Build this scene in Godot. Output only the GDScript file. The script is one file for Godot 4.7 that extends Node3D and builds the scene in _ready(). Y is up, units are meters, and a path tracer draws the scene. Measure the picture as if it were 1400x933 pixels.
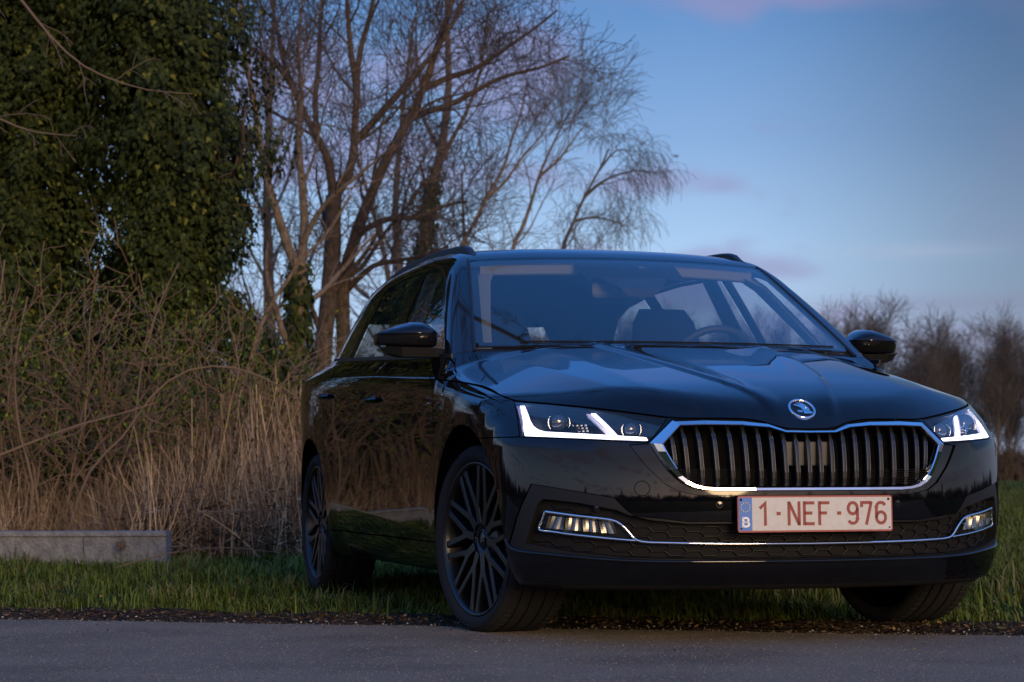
extends Node3D
# A black estate car parked on the verge of a country road at dusk.
# World: y up, metres, the road surface near the car at y = 0; the camera stands on the road and looks along -z.

var rng := RandomNumberGenerator.new()
var M := {}
var names := {}

func _ready() -> void:
	rng.seed = 20240317
	# ---------- camera ----------
	var cam := Camera3D.new()
	cam.name = "camera"
	cam.keep_aspect = Camera3D.KEEP_HEIGHT
	cam.position = Vector3(0, 0.526, 0)
	cam.rotation = Vector3(0.0631538, 0, -0.00302)
	cam.near = 0.05
	cam.far = 3000.0
	var lens := CameraAttributesPhysical.new()
	lens.frustum_focal_length = 74.6
	lens.frustum_focus_distance = 7.1
	lens.frustum_near = 0.05
	lens.frustum_far = 3000.0
	lens.exposure_aperture = 7.1
	cam.attributes = lens
	cam.fov = 18.275
	add_child(cam)
	cam.current = true
	# ---------- sky, sun, exposure ----------
	var env := Environment.new()
	env.background_mode = Environment.BG_SKY
	var sky := Sky.new()
	var pano := PanoramaSkyMaterial.new()
	pano.panorama = make_sky()
	sky.sky_material = pano
	env.sky = sky
	env.tonemap_mode = Environment.TONE_MAPPER_LINEAR
	env.tonemap_exposure = EXPOSURE
	env.sdfgi_enabled = true
	env.ssao_enabled = true
	env.ssil_enabled = true
	var we := WorldEnvironment.new()
	we.name = "world_environment"
	we.environment = env
	add_child(we)
	var sun := DirectionalLight3D.new()
	sun.name = "low_sun"
	sun.light_energy = SUN_ENERGY
	sun.light_color = Color(1.0, 0.85, 0.64)
	sun.light_angular_distance = 22.0
	sun.shadow_enabled = true
	sun.sky_mode = DirectionalLight3D.SKY_MODE_LIGHT_ONLY
	add_child(sun)
	sun.look_at_from_position(Vector3(0.36, 0.22, 0.93) * 10.0, Vector3.ZERO)
	# ---------- the place ----------
	make_materials()
	make_ground()
	make_far_trees()
	make_trees()
	make_thicket()
	make_barrier()
	make_grass()
	make_car()
	make_small_things()

const EXPOSURE := 1.0
const SUN_ENERGY := 0.85

# ---------------------------------------------------------------- sky
func make_sky() -> ImageTexture:
	var w := 2048
	var h := 1024
	var im := Image.create(w, h, false, Image.FORMAT_RGBF)
	im.fill(Color(0.10, 0.11, 0.10))
	var nz := FastNoiseLite.new()
	nz.seed = 11
	nz.noise_type = FastNoiseLite.TYPE_SIMPLEX_SMOOTH
	nz.frequency = 0.9
	nz.fractal_octaves = 5
	nz.fractal_gain = 0.52
	var nw := FastNoiseLite.new()
	nw.seed = 5
	nw.frequency = 0.35
	nw.fractal_octaves = 3
	# air colour by height above the horizon (degrees), linear
	var el := [0.0, 3.0, 6.0, 9.0, 12.6, 20.0, 35.0, 60.0, 90.0]
	var co := [Vector3(0.36, 0.41, 0.58), Vector3(0.40, 0.51, 0.69), Vector3(0.34, 0.51, 0.74), Vector3(0.205, 0.355, 0.61), Vector3(0.105, 0.24, 0.50), Vector3(0.075, 0.29, 0.90), Vector3(0.070, 0.28, 0.88), Vector3(0.065, 0.25, 0.78), Vector3(0.06, 0.18, 0.56)]
	for row in h / 2:
		var th := (row + 0.5) / h * PI
		var y := cos(th)
		var s := sin(th)
		var e := rad_to_deg(asin(y))
		var k := 0
		while k < el.size() - 2 and e > el[k + 1]:
			k += 1
		var t: float = clampf((e - el[k]) / (el[k + 1] - el[k]), 0, 1)
		var base: Vector3 = co[k].lerp(co[k + 1], t)
		var glow_h := exp(-pow(maxf(e, 0.0) / 7.0, 1.3))
		var glow_w := exp(-pow(e / 22.0, 2.0))
		for col in w:
			var az := (col + 0.5) / w * TAU
			var dx := sin(az) * s
			var dz := -cos(az) * s
			var a := az if az < PI else az - TAU
			# the sky thins a little to the left of the view and deepens to the right
			var side := lerpf(1.22, 0.62, smoothstep(0.08, 0.26, a)) if a > 0.0 else 1.22
			side = lerpf(1.0, side, (1.0 - smoothstep(1.2, 2.2, absf(a))) * (1.0 - smoothstep(16.0, 40.0, e)))
			var c := base * side
			# sunset behind the camera and to the right
			var da := wrapf(az - 2.804, -PI, PI)
			c += Vector3(1.9, 1.0, 0.42) * (SUNSET * exp(-pow(da / 0.55, 2.0)) * glow_h)
			c += Vector3(0.46, 0.36, 0.26) * (exp(-pow(da / 1.3, 2.0)) * exp(-pow(e / 34.0, 2.0)))
			# thin mauve cloud
			var q := 1.0 / (y + 0.07)
			var px := dx * q
			var pz := dz * q
			var v := nz.get_noise_3d(px * 1.9, pz * 1.15, 0.3) + 0.75 * nw.get_noise_3d(px * 1.1, pz * 0.9, 4.0)
			v += 0.22 * exp(-pow((a - 0.05) / 0.12, 2.0)) * exp(-pow((e - 9.6) / 2.4, 2.0)) + 0.25 * exp(-pow((e - 12.6) / 0.5, 2.0)) * exp(-pow((a - 0.14) / 0.09, 2.0))
			var amount := smoothstep(0.10, 0.50, v) * lerpf(1.0, 0.22, smoothstep(0.13, 0.21, a) * (1.0 - smoothstep(1.0, 1.6, a))) * (0.85 if e > 3.5 else 0.85 * clampf(e / 3.5, 0.25, 1.0))
			var lit := Vector3(0.30, 0.285, 0.50).lerp(Vector3(1.1, 0.62, 0.42), exp(-pow(da / 0.8, 2.0)) * exp(-e / 16.0))
			c = c.lerp(lit * (0.75 + 0.25 * side), amount * lerpf(0.72, 0.22, smoothstep(13.0, 19.0, e)))
			# thin level streaks low in the sky
			if e < 8.0:
				var k1 := nw.get_noise_2d(a * 9.0, 7.0)
				var st := exp(-pow((e - 4.5 - 0.25 * k1) / 0.20, 2.0)) * smoothstep(0.10, 0.17, a) * 0.35
				c = c.lerp(Vector3(0.26, 0.24, 0.40), st)
				st = exp(-pow((e - 5.9 - 0.2 * k1) / 0.16, 2.0)) * exp(-pow((a - 0.19) / 0.035, 2.0)) * 0.30
				c = c.lerp(Vector3(0.50, 0.52, 0.66), st)
				c = c.lerp(Vector3(0.30, 0.28, 0.45), 0.45 * exp(-pow((e - 3.4) / 0.8, 2.0)) * smoothstep(0.08, 0.2, a))
			im.set_pixel(col, row, Color(c.x, c.y, c.z))
	return ImageTexture.create_from_image(im)

const SUNSET := 1.0

# ---------------------------------------------------------------- naming
func numbered(n: String, parent: Node) -> String:
	var key := str(parent.get_instance_id()) + n
	if not names.has(key):
		names[key] = 0
		return n
	names[key] += 1
	return "%s_%03d" % [n, names[key]]

func thing(called: String, label: String, category: String, at := Vector3.ZERO, group := "") -> Node3D:
	var o := Node3D.new()
	o.name = numbered(called, self)
	add_child(o)
	o.position = at
	return tag(o, label, category, group)

func tag(o: Node3D, label: String, category := "", group := "", kind := "") -> Node3D:
	if label:
		o.set_meta("label", label)
	if category:
		o.set_meta("category", category)
	if group:
		o.set_meta("group", group)
	if kind:
		o.set_meta("kind", kind)
	return o

func holder(called: String, parent: Node) -> Node3D:
	var o := Node3D.new()
	o.name = numbered(called, parent)
	parent.add_child(o)
	return o

func put(called: String, mesh: Mesh, mat: Material, parent: Node = self) -> MeshInstance3D:
	var o := MeshInstance3D.new()
	o.name = numbered(called, parent)
	o.mesh = mesh
	o.material_override = mat
	parent.add_child(o)
	return o

func part(called: String, b: MB, mat: Material, parent: Node = self) -> MeshInstance3D:
	return put(called, b.mesh(), mat, parent)

func many(called: String, mesh: Mesh, mat: Material, xf: Array, col: Array, parent: Node = self) -> MultiMeshInstance3D:
	var mm := MultiMesh.new()
	mm.transform_format = MultiMesh.TRANSFORM_3D
	mm.use_colors = col.size() > 0
	mm.mesh = mesh
	mm.instance_count = xf.size()
	for i in xf.size():
		mm.set_instance_transform(i, xf[i])
		if col.size() > 0:
			mm.set_instance_color(i, col[i])
	var o := MultiMeshInstance3D.new()
	o.name = numbered(called, parent)
	o.multimesh = mm
	o.material_override = mat
	parent.add_child(o)
	o.set_meta("kind", "stuff")
	return o

# ---------------------------------------------------------------- mesh builder
class MB:
	var v := PackedVector3Array()
	var n := PackedVector3Array()
	var i := PackedInt32Array()

	func tri(a: Vector3, b: Vector3, c: Vector3, na: Vector3, nb: Vector3, nc: Vector3) -> void:
		var k := v.size()
		v.push_back(a); v.push_back(b); v.push_back(c)
		n.push_back(na); n.push_back(nb); n.push_back(nc)
		if (b - a).cross(c - a).dot(na + nb + nc) > 0.0:
			i.push_back(k); i.push_back(k + 2); i.push_back(k + 1)
		else:
			i.push_back(k); i.push_back(k + 1); i.push_back(k + 2)

	# a flat quad facing roughly along "out"
	func quad(a: Vector3, b: Vector3, c: Vector3, d: Vector3, out: Vector3) -> void:
		var m := (c - a).cross(d - b).normalized()
		if m.dot(out) < 0.0:
			m = -m
		tri(a, b, c, m, m, m)
		tri(a, c, d, m, m, m)

	func box(c: Vector3, s: Vector3, bs := Basis.IDENTITY, ch := 0.0) -> void:
		# a box with chamfered edges
		var h := s * 0.5
		ch = minf(ch, minf(h.x, minf(h.y, h.z)) * 0.9)
		for ax in 3:
			for sg in [-1.0, 1.0]:
				var o := Vector3.ZERO
				o[ax] = sg
				var e1 := Vector3.ZERO
				e1[(ax + 1) % 3] = h[(ax + 1) % 3] - ch
				var e2 := Vector3.ZERO
				e2[(ax + 2) % 3] = h[(ax + 2) % 3] - ch
				var p := Vector3.ZERO
				p[ax] = sg * h[ax]
				quad(c + bs * (p + e1 + e2), c + bs * (p - e1 + e2), c + bs * (p - e1 - e2), c + bs * (p + e1 - e2), bs * o)
		if ch > 0.0:
			for ax in 3:
				var b1 := (ax + 1) % 3
				var b2 := (ax + 2) % 3
				for s1 in [-1.0, 1.0]:
					for s2 in [-1.0, 1.0]:
						var e := Vector3.ZERO
						e[ax] = h[ax] - ch
						var p := Vector3.ZERO
						p[b1] = s1 * h[b1]
						p[b2] = s2 * (h[b2] - ch)
						var q := Vector3.ZERO
						q[b1] = s1 * (h[b1] - ch)
						q[b2] = s2 * h[b2]
						var o := Vector3.ZERO
						o[b1] = s1
						o[b2] = s2
						quad(c + bs * (p + e), c + bs * (p - e), c + bs * (q - e), c + bs * (q + e), bs * o)
			for sx in [-1.0, 1.0]:
				for sy in [-1.0, 1.0]:
					for sz in [-1.0, 1.0]:
						var q := Vector3(sx * h.x, sy * h.y, sz * h.z)
						var o := (bs * Vector3(sx, sy, sz)).normalized()
						tri(c + bs * (q - Vector3(0, sy, sz) * ch), c + bs * (q - Vector3(sx, 0, sz) * ch), c + bs * (q - Vector3(sx, sy, 0) * ch), o, o, o)

	# a round bar through points with a radius at each
	func tube(p: PackedVector3Array, r: PackedFloat32Array, sides := 6, caps := true) -> void:
		var m := p.size()
		var k := v.size()
		var up := Vector3.UP
		for a in m:
			var t := (p[mini(a + 1, m - 1)] - p[maxi(a - 1, 0)]).normalized()
			if a == 0 and absf(t.dot(up)) > 0.9:
				up = Vector3.RIGHT
			var sx := t.cross(up).normalized()
			var sy := sx.cross(t).normalized()
			up = sy
			for s in sides:
				var g := TAU * s / sides
				var d := sx * cos(g) + sy * sin(g)
				v.push_back(p[a] + d * r[a])
				n.push_back(d)
		for a in m - 1:
			for s in sides:
				var s2 := (s + 1) % sides
				var q0 := k + a * sides + s
				var q1 := k + a * sides + s2
				var q2 := q1 + sides
				var q3 := q0 + sides
				i.push_back(q0); i.push_back(q1); i.push_back(q2)
				i.push_back(q0); i.push_back(q2); i.push_back(q3)
		if caps:
			for e in [0, m - 1]:
				var out := (p[0] - p[1]).normalized() if e == 0 else (p[m - 1] - p[m - 2]).normalized()
				for s in sides - 2:
					tri(v[k + e * sides], v[k + e * sides + s + 1], v[k + e * sides + s + 2], out, out, out)

	# a rectangular bar (width along "side", height along the other way) through points
	func bar(p: PackedVector3Array, w: float, h: float, side: Vector3, ch := 0.0) -> void:
		var prof := PackedVector2Array([Vector2(-w + ch, -h), Vector2(w - ch, -h), Vector2(w, -h + ch), Vector2(w, h - ch), Vector2(w - ch, h), Vector2(-w + ch, h), Vector2(-w, h - ch), Vector2(-w, -h + ch)])
		sweep(p, prof, side, true)

	# sweep a closed profile (x along "side") along a path
	func sweep(p: PackedVector3Array, prof: PackedVector2Array, side: Vector3, caps := false, closed := false) -> void:
		var m := p.size()
		var rings := []
		for a in m:
			var t: Vector3
			if closed:
				t = (p[(a + 1) % m] - p[(a - 1 + m) % m]).normalized()
			else:
				t = (p[mini(a + 1, m - 1)] - p[maxi(a - 1, 0)]).normalized()
			var sx := (side - t * side.dot(t)).normalized()
			var sy := t.cross(sx).normalized()
			var ring := PackedVector3Array()
			for q in prof:
				ring.push_back(p[a] + sx * q.x + sy * q.y)
			rings.push_back(ring)
		skin(rings, closed, caps)

	# join rings of equal size, flat across the profile's edges
	func skin(rings: Array, closed := false, caps := false) -> void:
		var m := rings.size()
		var c: int = rings[0].size()
		var centres := []
		for r in rings:
			var g := Vector3.ZERO
			for q in r:
				g += q
			centres.push_back(g / c)
		for a in (m if closed else m - 1):
			var r0: PackedVector3Array = rings[a]
			var r1: PackedVector3Array = rings[(a + 1) % m]
			var mid: Vector3 = (centres[a] + centres[(a + 1) % m]) * 0.5
			for s in c:
				var s2 := (s + 1) % c
				var f := (r0[s] + r0[s2] + r1[s] + r1[s2]) * 0.25
				quad(r0[s], r0[s2], r1[s2], r1[s], f - mid)
		if caps and not closed:
			for e in [0, m - 1]:
				var out: Vector3 = centres[e] - centres[1 if e == 0 else m - 2]
				for s in c:
					var q: Vector3 = rings[e][s]
					var q2: Vector3 = rings[e][(s + 1) % c]
					var nn: Vector3 = (q - centres[e]).cross(q2 - centres[e]).normalized()
					if nn.dot(out) < 0.0:
						nn = -nn
					tri(centres[e], q, q2, nn, nn, nn)

	# turn a profile of (radius, along) round an axis: smooth where the profile bends little
	func lathe(prof: PackedVector2Array, xf: Transform3D, seg := 48, crease := 0.6) -> void:
		var m := prof.size()
		for a in m - 1:
			var d := prof[a + 1] - prof[a]
			if d.length() < 1e-6:
				continue
			var nn := Vector2(d.y, -d.x).normalized()
			var n0 := nn
			var n1 := nn
			if a > 0:
				var e := prof[a] - prof[a - 1]
				var ne := Vector2(e.y, -e.x).normalized()
				if ne.dot(nn) > crease:
					n0 = (nn + ne).normalized()
			if a < m - 2:
				var e := prof[a + 2] - prof[a + 1]
				var ne := Vector2(e.y, -e.x).normalized()
				if ne.dot(nn) > crease:
					n1 = (nn + ne).normalized()
			for s in seg:
				var g0 := TAU * s / seg
				var g1 := TAU * (s + 1) / seg
				var c0 := Vector3(cos(g0), sin(g0), 0)
				var c1 := Vector3(cos(g1), sin(g1), 0)
				var z := Vector3(0, 0, 1)
				var A := xf * (c0 * prof[a].x + z * prof[a].y)
				var B := xf * (c1 * prof[a].x + z * prof[a].y)
				var C := xf * (c1 * prof[a + 1].x + z * prof[a + 1].y)
				var D := xf * (c0 * prof[a + 1].x + z * prof[a + 1].y)
				var bs := xf.basis
				var nA := bs * (c0 * n0.x + z * n0.y)
				var nB := bs * (c1 * n0.x + z * n0.y)
				var nC := bs * (c1 * n1.x + z * n1.y)
				var nD := bs * (c0 * n1.x + z * n1.y)
				tri(A, B, C, nA, nB, nC)
				tri(A, C, D, nA, nC, nD)

	# a flat outline (x, y of xf) with thickness along xf's z
	func slab(poly: PackedVector2Array, xf: Transform3D, depth: float, back := false) -> void:
		var z := xf.basis.z.normalized()
		var ids := Geometry2D.triangulate_polygon(poly)
		for k in range(0, ids.size(), 3):
			var a := xf * Vector3(poly[ids[k]].x, poly[ids[k]].y, depth)
			var b := xf * Vector3(poly[ids[k + 1]].x, poly[ids[k + 1]].y, depth)
			var c := xf * Vector3(poly[ids[k + 2]].x, poly[ids[k + 2]].y, depth)
			tri(a, b, c, z, z, z)
			if back:
				var o := z * depth
				tri(a - o, b - o, c - o, -z, -z, -z)
		var sgn := -1.0 if Geometry2D.is_polygon_clockwise(poly) else 1.0
		for k in poly.size():
			var p := poly[k]
			var q := poly[(k + 1) % poly.size()]
			var o := xf.basis * (Vector3((q - p).y, -(q - p).x, 0) * sgn)
			quad(xf * Vector3(p.x, p.y, 0), xf * Vector3(q.x, q.y, 0), xf * Vector3(q.x, q.y, depth), xf * Vector3(p.x, p.y, depth), o)

	# a stroke of even width along a flat line
	func ribbon(line: PackedVector2Array, hw: float, xf: Transform3D, depth: float) -> void:
		var m := line.size()
		var l := PackedVector2Array()
		var r := PackedVector2Array()
		for a in m:
			var d0 := (line[a] - line[maxi(a - 1, 0)]).normalized() if a > 0 else (line[1] - line[0]).normalized()
			var d1 := (line[mini(a + 1, m - 1)] - line[a]).normalized() if a < m - 1 else d0
			var t := (d0 + d1).normalized()
			var nn := Vector2(-t.y, t.x)
			var w := hw / maxf(0.5, nn.dot(Vector2(-d0.y, d0.x)))
			l.push_back(line[a] + nn * w)
			r.push_back(line[a] - nn * w)
		for a in m - 1:
			slab(PackedVector2Array([l[a], l[a + 1], r[a + 1], r[a]]), xf, depth)

	func ball(c: Vector3, r: Vector3, seg := 16, rows := 10) -> void:
		for a in rows:
			for s in seg:
				var q := []
				for w in [[a, s], [a, s + 1], [a + 1, s + 1], [a + 1, s]]:
					var th: float = PI * w[0] / rows
					var ph: float = TAU * w[1] / seg
					q.push_back(Vector3(sin(th) * cos(ph), cos(th), sin(th) * sin(ph)))
				var nn := []
				for e in q:
					nn.push_back((e / r).normalized())
				if a > 0:
					tri(c + q[0] * r, c + q[1] * r, c + q[2] * r, nn[0], nn[1], nn[2])
				if a < rows - 1 or a == 0:
					tri(c + q[0] * r, c + q[2] * r, c + q[3] * r, nn[0], nn[2], nn[3])

	func soup(p: PackedVector3Array, nn: PackedVector3Array, mirror := false, off := 0.0) -> void:
		for k in range(0, p.size(), 3):
			var a := p[k] + nn[k] * off
			var b := p[k + 1] + nn[k + 1] * off
			var c := p[k + 2] + nn[k + 2] * off
			if mirror:
				var f := Vector3(-1, 1, 1)
				tri(a * f, b * f, c * f, nn[k] * f, nn[k + 1] * f, nn[k + 2] * f)
			else:
				tri(a, b, c, nn[k], nn[k + 1], nn[k + 2])

	func mesh() -> ArrayMesh:
		var arr := []
		arr.resize(Mesh.ARRAY_MAX)
		arr[Mesh.ARRAY_VERTEX] = v
		arr[Mesh.ARRAY_NORMAL] = n
		arr[Mesh.ARRAY_INDEX] = i
		var me := ArrayMesh.new()
		if i.size() > 0:
			me.add_surface_from_arrays(Mesh.PRIMITIVE_TRIANGLES, arr)
		return me

# ---------------------------------------------------------------- materials
func std(albedo: Color, rough := 0.7, metal := 0.0, spec := 0.5) -> StandardMaterial3D:
	var m := StandardMaterial3D.new()
	m.albedo_color = albedo.linear_to_srgb()
	m.roughness = rough
	m.metallic = metal
	m.metallic_specular = spec
	return m

func tinted(rough := 0.7, spec := 0.4) -> StandardMaterial3D:
	var m := StandardMaterial3D.new()
	m.albedo_color = Color.WHITE
	m.vertex_color_use_as_albedo = true
	m.roughness = rough
	m.metallic_specular = spec
	return m

func noise_tex(size: int, freq: float, seed_: int, ramp: Array, oct := 5, normal := false, strength := 4.0) -> NoiseTexture2D:
	var nz := FastNoiseLite.new()
	nz.seed = seed_
	nz.frequency = freq
	nz.fractal_octaves = oct
	var t := NoiseTexture2D.new()
	t.width = size
	t.height = size
	t.seamless = true
	t.noise = nz
	if normal:
		t.as_normal_map = true
		t.bump_strength = strength
	elif ramp.size() > 0:
		var g := Gradient.new()
		var offs := PackedFloat32Array()
		var cols := PackedColorArray()
		for r in ramp:
			offs.push_back(r[0])
			cols.push_back((r[1] as Color).linear_to_srgb())
		g.offsets = offs
		g.colors = cols
		t.color_ramp = g
	return t

func world_tri(m: StandardMaterial3D, scale: float) -> StandardMaterial3D:
	m.uv1_triplanar = true
	m.uv1_world_triplanar = true
	m.uv1_scale = Vector3.ONE * scale
	return m

func make_materials() -> void:
	# car
	var paint := std(Color(0.0025, 0.003, 0.0045), 0.35, 0.0, 0.0)
	paint.albedo_color = Color.WHITE
	paint.albedo_texture = noise_tex(512, 0.02, 71, [[0.25, Color(0.0016, 0.0020, 0.0034)], [0.65, Color(0.0026, 0.0028, 0.0040)], [0.95, Color(0.0070, 0.0064, 0.0060)]], 6)
	paint.uv1_triplanar = true
	paint.uv1_scale = Vector3.ONE * 1.7
	paint.clearcoat_enabled = true
	paint.clearcoat = 1.0
	paint.clearcoat_roughness = 0.015
	M.paint = paint
	M.gloss = std(Color(0.006, 0.006, 0.007), 0.06, 0.0, 0.5)
	M.satin = std(Color(0.008, 0.008, 0.009), 0.45, 0.0, 0.4)
	M.matte = std(Color(0.007, 0.007, 0.008), 0.75, 0.0, 0.3)
	M.dark = std(Color(0.004, 0.004, 0.004), 0.9, 0.0, 0.2)
	M.chrome = std(Color(0.80, 0.80, 0.82), 0.07, 1.0)
	M.chrome_dark = std(Color(0.10, 0.10, 0.105), 0.14, 1.0)
	M.slat_trim = std(Color(0.13, 0.13, 0.135), 0.16, 1.0)
	M.reflector = std(Color(0.85, 0.84, 0.80), 0.14, 1.0)
	M.rubber = std(Color(0.013, 0.0125, 0.012), 0.82, 0.0, 0.35)
	M.rim = std(Color(0.0055, 0.006, 0.0075), 0.30, 0.0, 0.5)
	M.disc = std(Color(0.25, 0.25, 0.26), 0.35, 1.0)
	var glass := std(Color(0.006, 0.022, 0.03, 0.22), 0.0, 0.0, 0.5)
	glass.transparency = BaseMaterial3D.TRANSPARENCY_ALPHA
	M.windscreen = glass
	var inner := std(Color(0.02, 0.05, 0.05, 0.06), 0.0, 0.0, 0.5)
	inner.transparency = BaseMaterial3D.TRANSPARENCY_ALPHA
	M.clear = inner
	var tint := std(Color(0.01, 0.06, 0.06, 0.18), 0.0, 0.0, 0.5)
	tint.transparency = BaseMaterial3D.TRANSPARENCY_ALPHA
	M.side_glass = tint
	var dk := std(Color(0.004, 0.02, 0.02, 0.55), 0.0, 0.0, 0.5)
	dk.transparency = BaseMaterial3D.TRANSPARENCY_ALPHA
	M.privacy_glass = dk
	var drl := std(Color(0.9, 0.9, 0.95), 0.4)
	drl.emission_enabled = true
	drl.emission = Color(0.93, 0.92, 1.0)
	drl.emission_energy_multiplier = 2.6
	M.drl = drl
	var drl2 := std(Color(0.8, 0.8, 0.85), 0.3)
	drl2.emission_enabled = true
	drl2.emission = Color(0.62, 0.58, 0.85)
	drl2.emission_energy_multiplier = 0.32
	M.drl_dim = drl2
	M.beige = std(Color(0.17, 0.175, 0.15), 0.85)
	M.headliner = std(Color(0.16, 0.16, 0.155), 0.9)
	M.dash = std(Color(0.02, 0.021, 0.024), 0.6)
	M.seat = std(Color(0.009, 0.009, 0.011), 0.9, 0.0, 0.2)
	var pw := StandardMaterial3D.new()
	pw.albedo_texture = noise_tex(256, 0.03, 61, [[0.0, Color(0.41, 0.405, 0.40)], [0.5, Color(0.455, 0.455, 0.455)], [1.0, Color(0.475, 0.475, 0.475)]], 6)
	pw.roughness = 0.45
	M.plate_white = world_tri(pw, 5.0)
	M.plate_red = std(Color(0.20, 0.025, 0.025), 0.5)
	M.plate_frame = std(Color(0.27, 0.05, 0.05), 0.45)
	M.plate_blue = std(Color(0.05, 0.16, 0.48), 0.5)
	M.letter_white = std(Color(0.75, 0.75, 0.75), 0.5)
	M.star = std(Color(0.45, 0.43, 0.33), 0.5)
	M.radar = std(Color(0.06, 0.058, 0.055), 0.3)
	M.lens = std(Color(0.03, 0.035, 0.05), 0.03, 0.0, 0.7)
	M.fog_cell = std(Color(0.23, 0.22, 0.20), 0.30, 1.0)
	# ground
	var road := StandardMaterial3D.new()
	road.albedo_texture = noise_tex(1024, 0.09, 3, [[0.20, Color(0.070, 0.056, 0.040)], [0.42, Color(0.172, 0.140, 0.098)], [0.53, Color(0.228, 0.187, 0.132)], [0.64, Color(0.32, 0.265, 0.19)], [0.80, Color(0.54, 0.455, 0.34)]], 4)
	road.roughness = 0.82
	road.metallic_specular = 0.45
	road.normal_enabled = true
	road.normal_texture = noise_tex(1024, 0.12, 4, [], 3, true, 14.0)
	road.normal_scale = 1.0
	road.detail_enabled = true
	road.detail_blend_mode = BaseMaterial3D.BLEND_MODE_MUL
	road.detail_albedo = noise_tex(512, 0.012, 8, [[0.0, Color(0.55, 0.54, 0.54)], [0.5, Color(0.85, 0.84, 0.84)], [1.0, Color(1, 1, 1)]], 4)
	road.detail_uv_layer = BaseMaterial3D.DETAIL_UV_2
	road.uv2_triplanar = true
	road.uv2_world_triplanar = true
	road.uv2_scale = Vector3.ONE * 0.22
	M.road = world_tri(road, 2.3)
	var soil := StandardMaterial3D.new()
	soil.albedo_texture = noise_tex(1024, 0.02, 21, [[0.0, Color(0.018, 0.012, 0.008)], [0.45, Color(0.040, 0.028, 0.019)], [0.7, Color(0.065, 0.047, 0.032)], [1.0, Color(0.12, 0.09, 0.06)]], 6)
	soil.roughness = 1.0
	soil.metallic_specular = 0.15
	soil.normal_enabled = true
	soil.normal_texture = noise_tex(512, 0.05, 22, [], 5, true, 16.0)
	M.soil = world_tri(soil, 1.3)
	var turf := StandardMaterial3D.new()
	turf.albedo_texture = noise_tex(1024, 0.02, 31, [[0.0, Color(0.018, 0.026, 0.008)], [0.5, Color(0.034, 0.050, 0.014)], [0.75, Color(0.055, 0.062, 0.022)], [1.0, Color(0.08, 0.07, 0.035)]], 5)
	turf.roughness = 1.0
	turf.metallic_specular = 0.08
	M.turf = world_tri(turf, 0.5)
	# plants
	M.leaf = tinted(0.62, 0.22)
	M.blade = tinted(0.75, 0.12)
	M.blade.backlight_enabled = true
	M.blade.backlight = Color(0.35, 0.35, 0.35)
	M.straw = tinted(0.8, 0.3)
	M.litter = tinted(0.85, 0.3)
	M.bark = bark(Color(0.035, 0.026, 0.020), Color(0.12, 0.092, 0.075), 41)
	M.bark_pale = bark(Color(0.075, 0.058, 0.045), Color(0.22, 0.18, 0.145), 43)
	M.bark_grey = bark(Color(0.045, 0.038, 0.034), Color(0.13, 0.11, 0.098), 47)
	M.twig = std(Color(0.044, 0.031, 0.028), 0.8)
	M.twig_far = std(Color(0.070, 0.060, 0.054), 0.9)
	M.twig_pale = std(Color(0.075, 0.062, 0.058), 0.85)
	M.bramble = std(Color(0.16, 0.108, 0.070), 0.8)
	M.twig_brown = std(Color(0.088, 0.060, 0.040), 0.85)
	M.cane = std(Color(0.125, 0.088, 0.060), 0.8)
	var con := StandardMaterial3D.new()
	con.albedo_texture = noise_tex(512, 0.02, 51, [[0.0, Color(0.095, 0.099, 0.104)], [0.45, Color(0.140, 0.145, 0.152)], [0.6, Color(0.155, 0.159, 0.166)], [1.0, Color(0.19, 0.193, 0.197)]], 6)
	con.roughness = 0.85
	con.normal_enabled = true
	con.normal_texture = noise_tex(512, 0.06, 52, [], 4, true, 5.0)
	M.concrete = world_tri(con, 1.1)

func bark(a: Color, b: Color, s: int) -> StandardMaterial3D:
	var m := StandardMaterial3D.new()
	m.albedo_texture = noise_tex(512, 0.02, s, [[0.1, a], [0.5, a.lerp(b, 0.45)], [0.9, b]], 5)
	m.roughness = 0.9
	m.metallic_specular = 0.3
	m.normal_enabled = true
	m.normal_texture = noise_tex(512, 0.04, s + 1, [], 4, true, 12.0)
	m.uv1_triplanar = true
	m.uv1_scale = Vector3(2.2, 0.7, 2.2)
	return m

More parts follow.
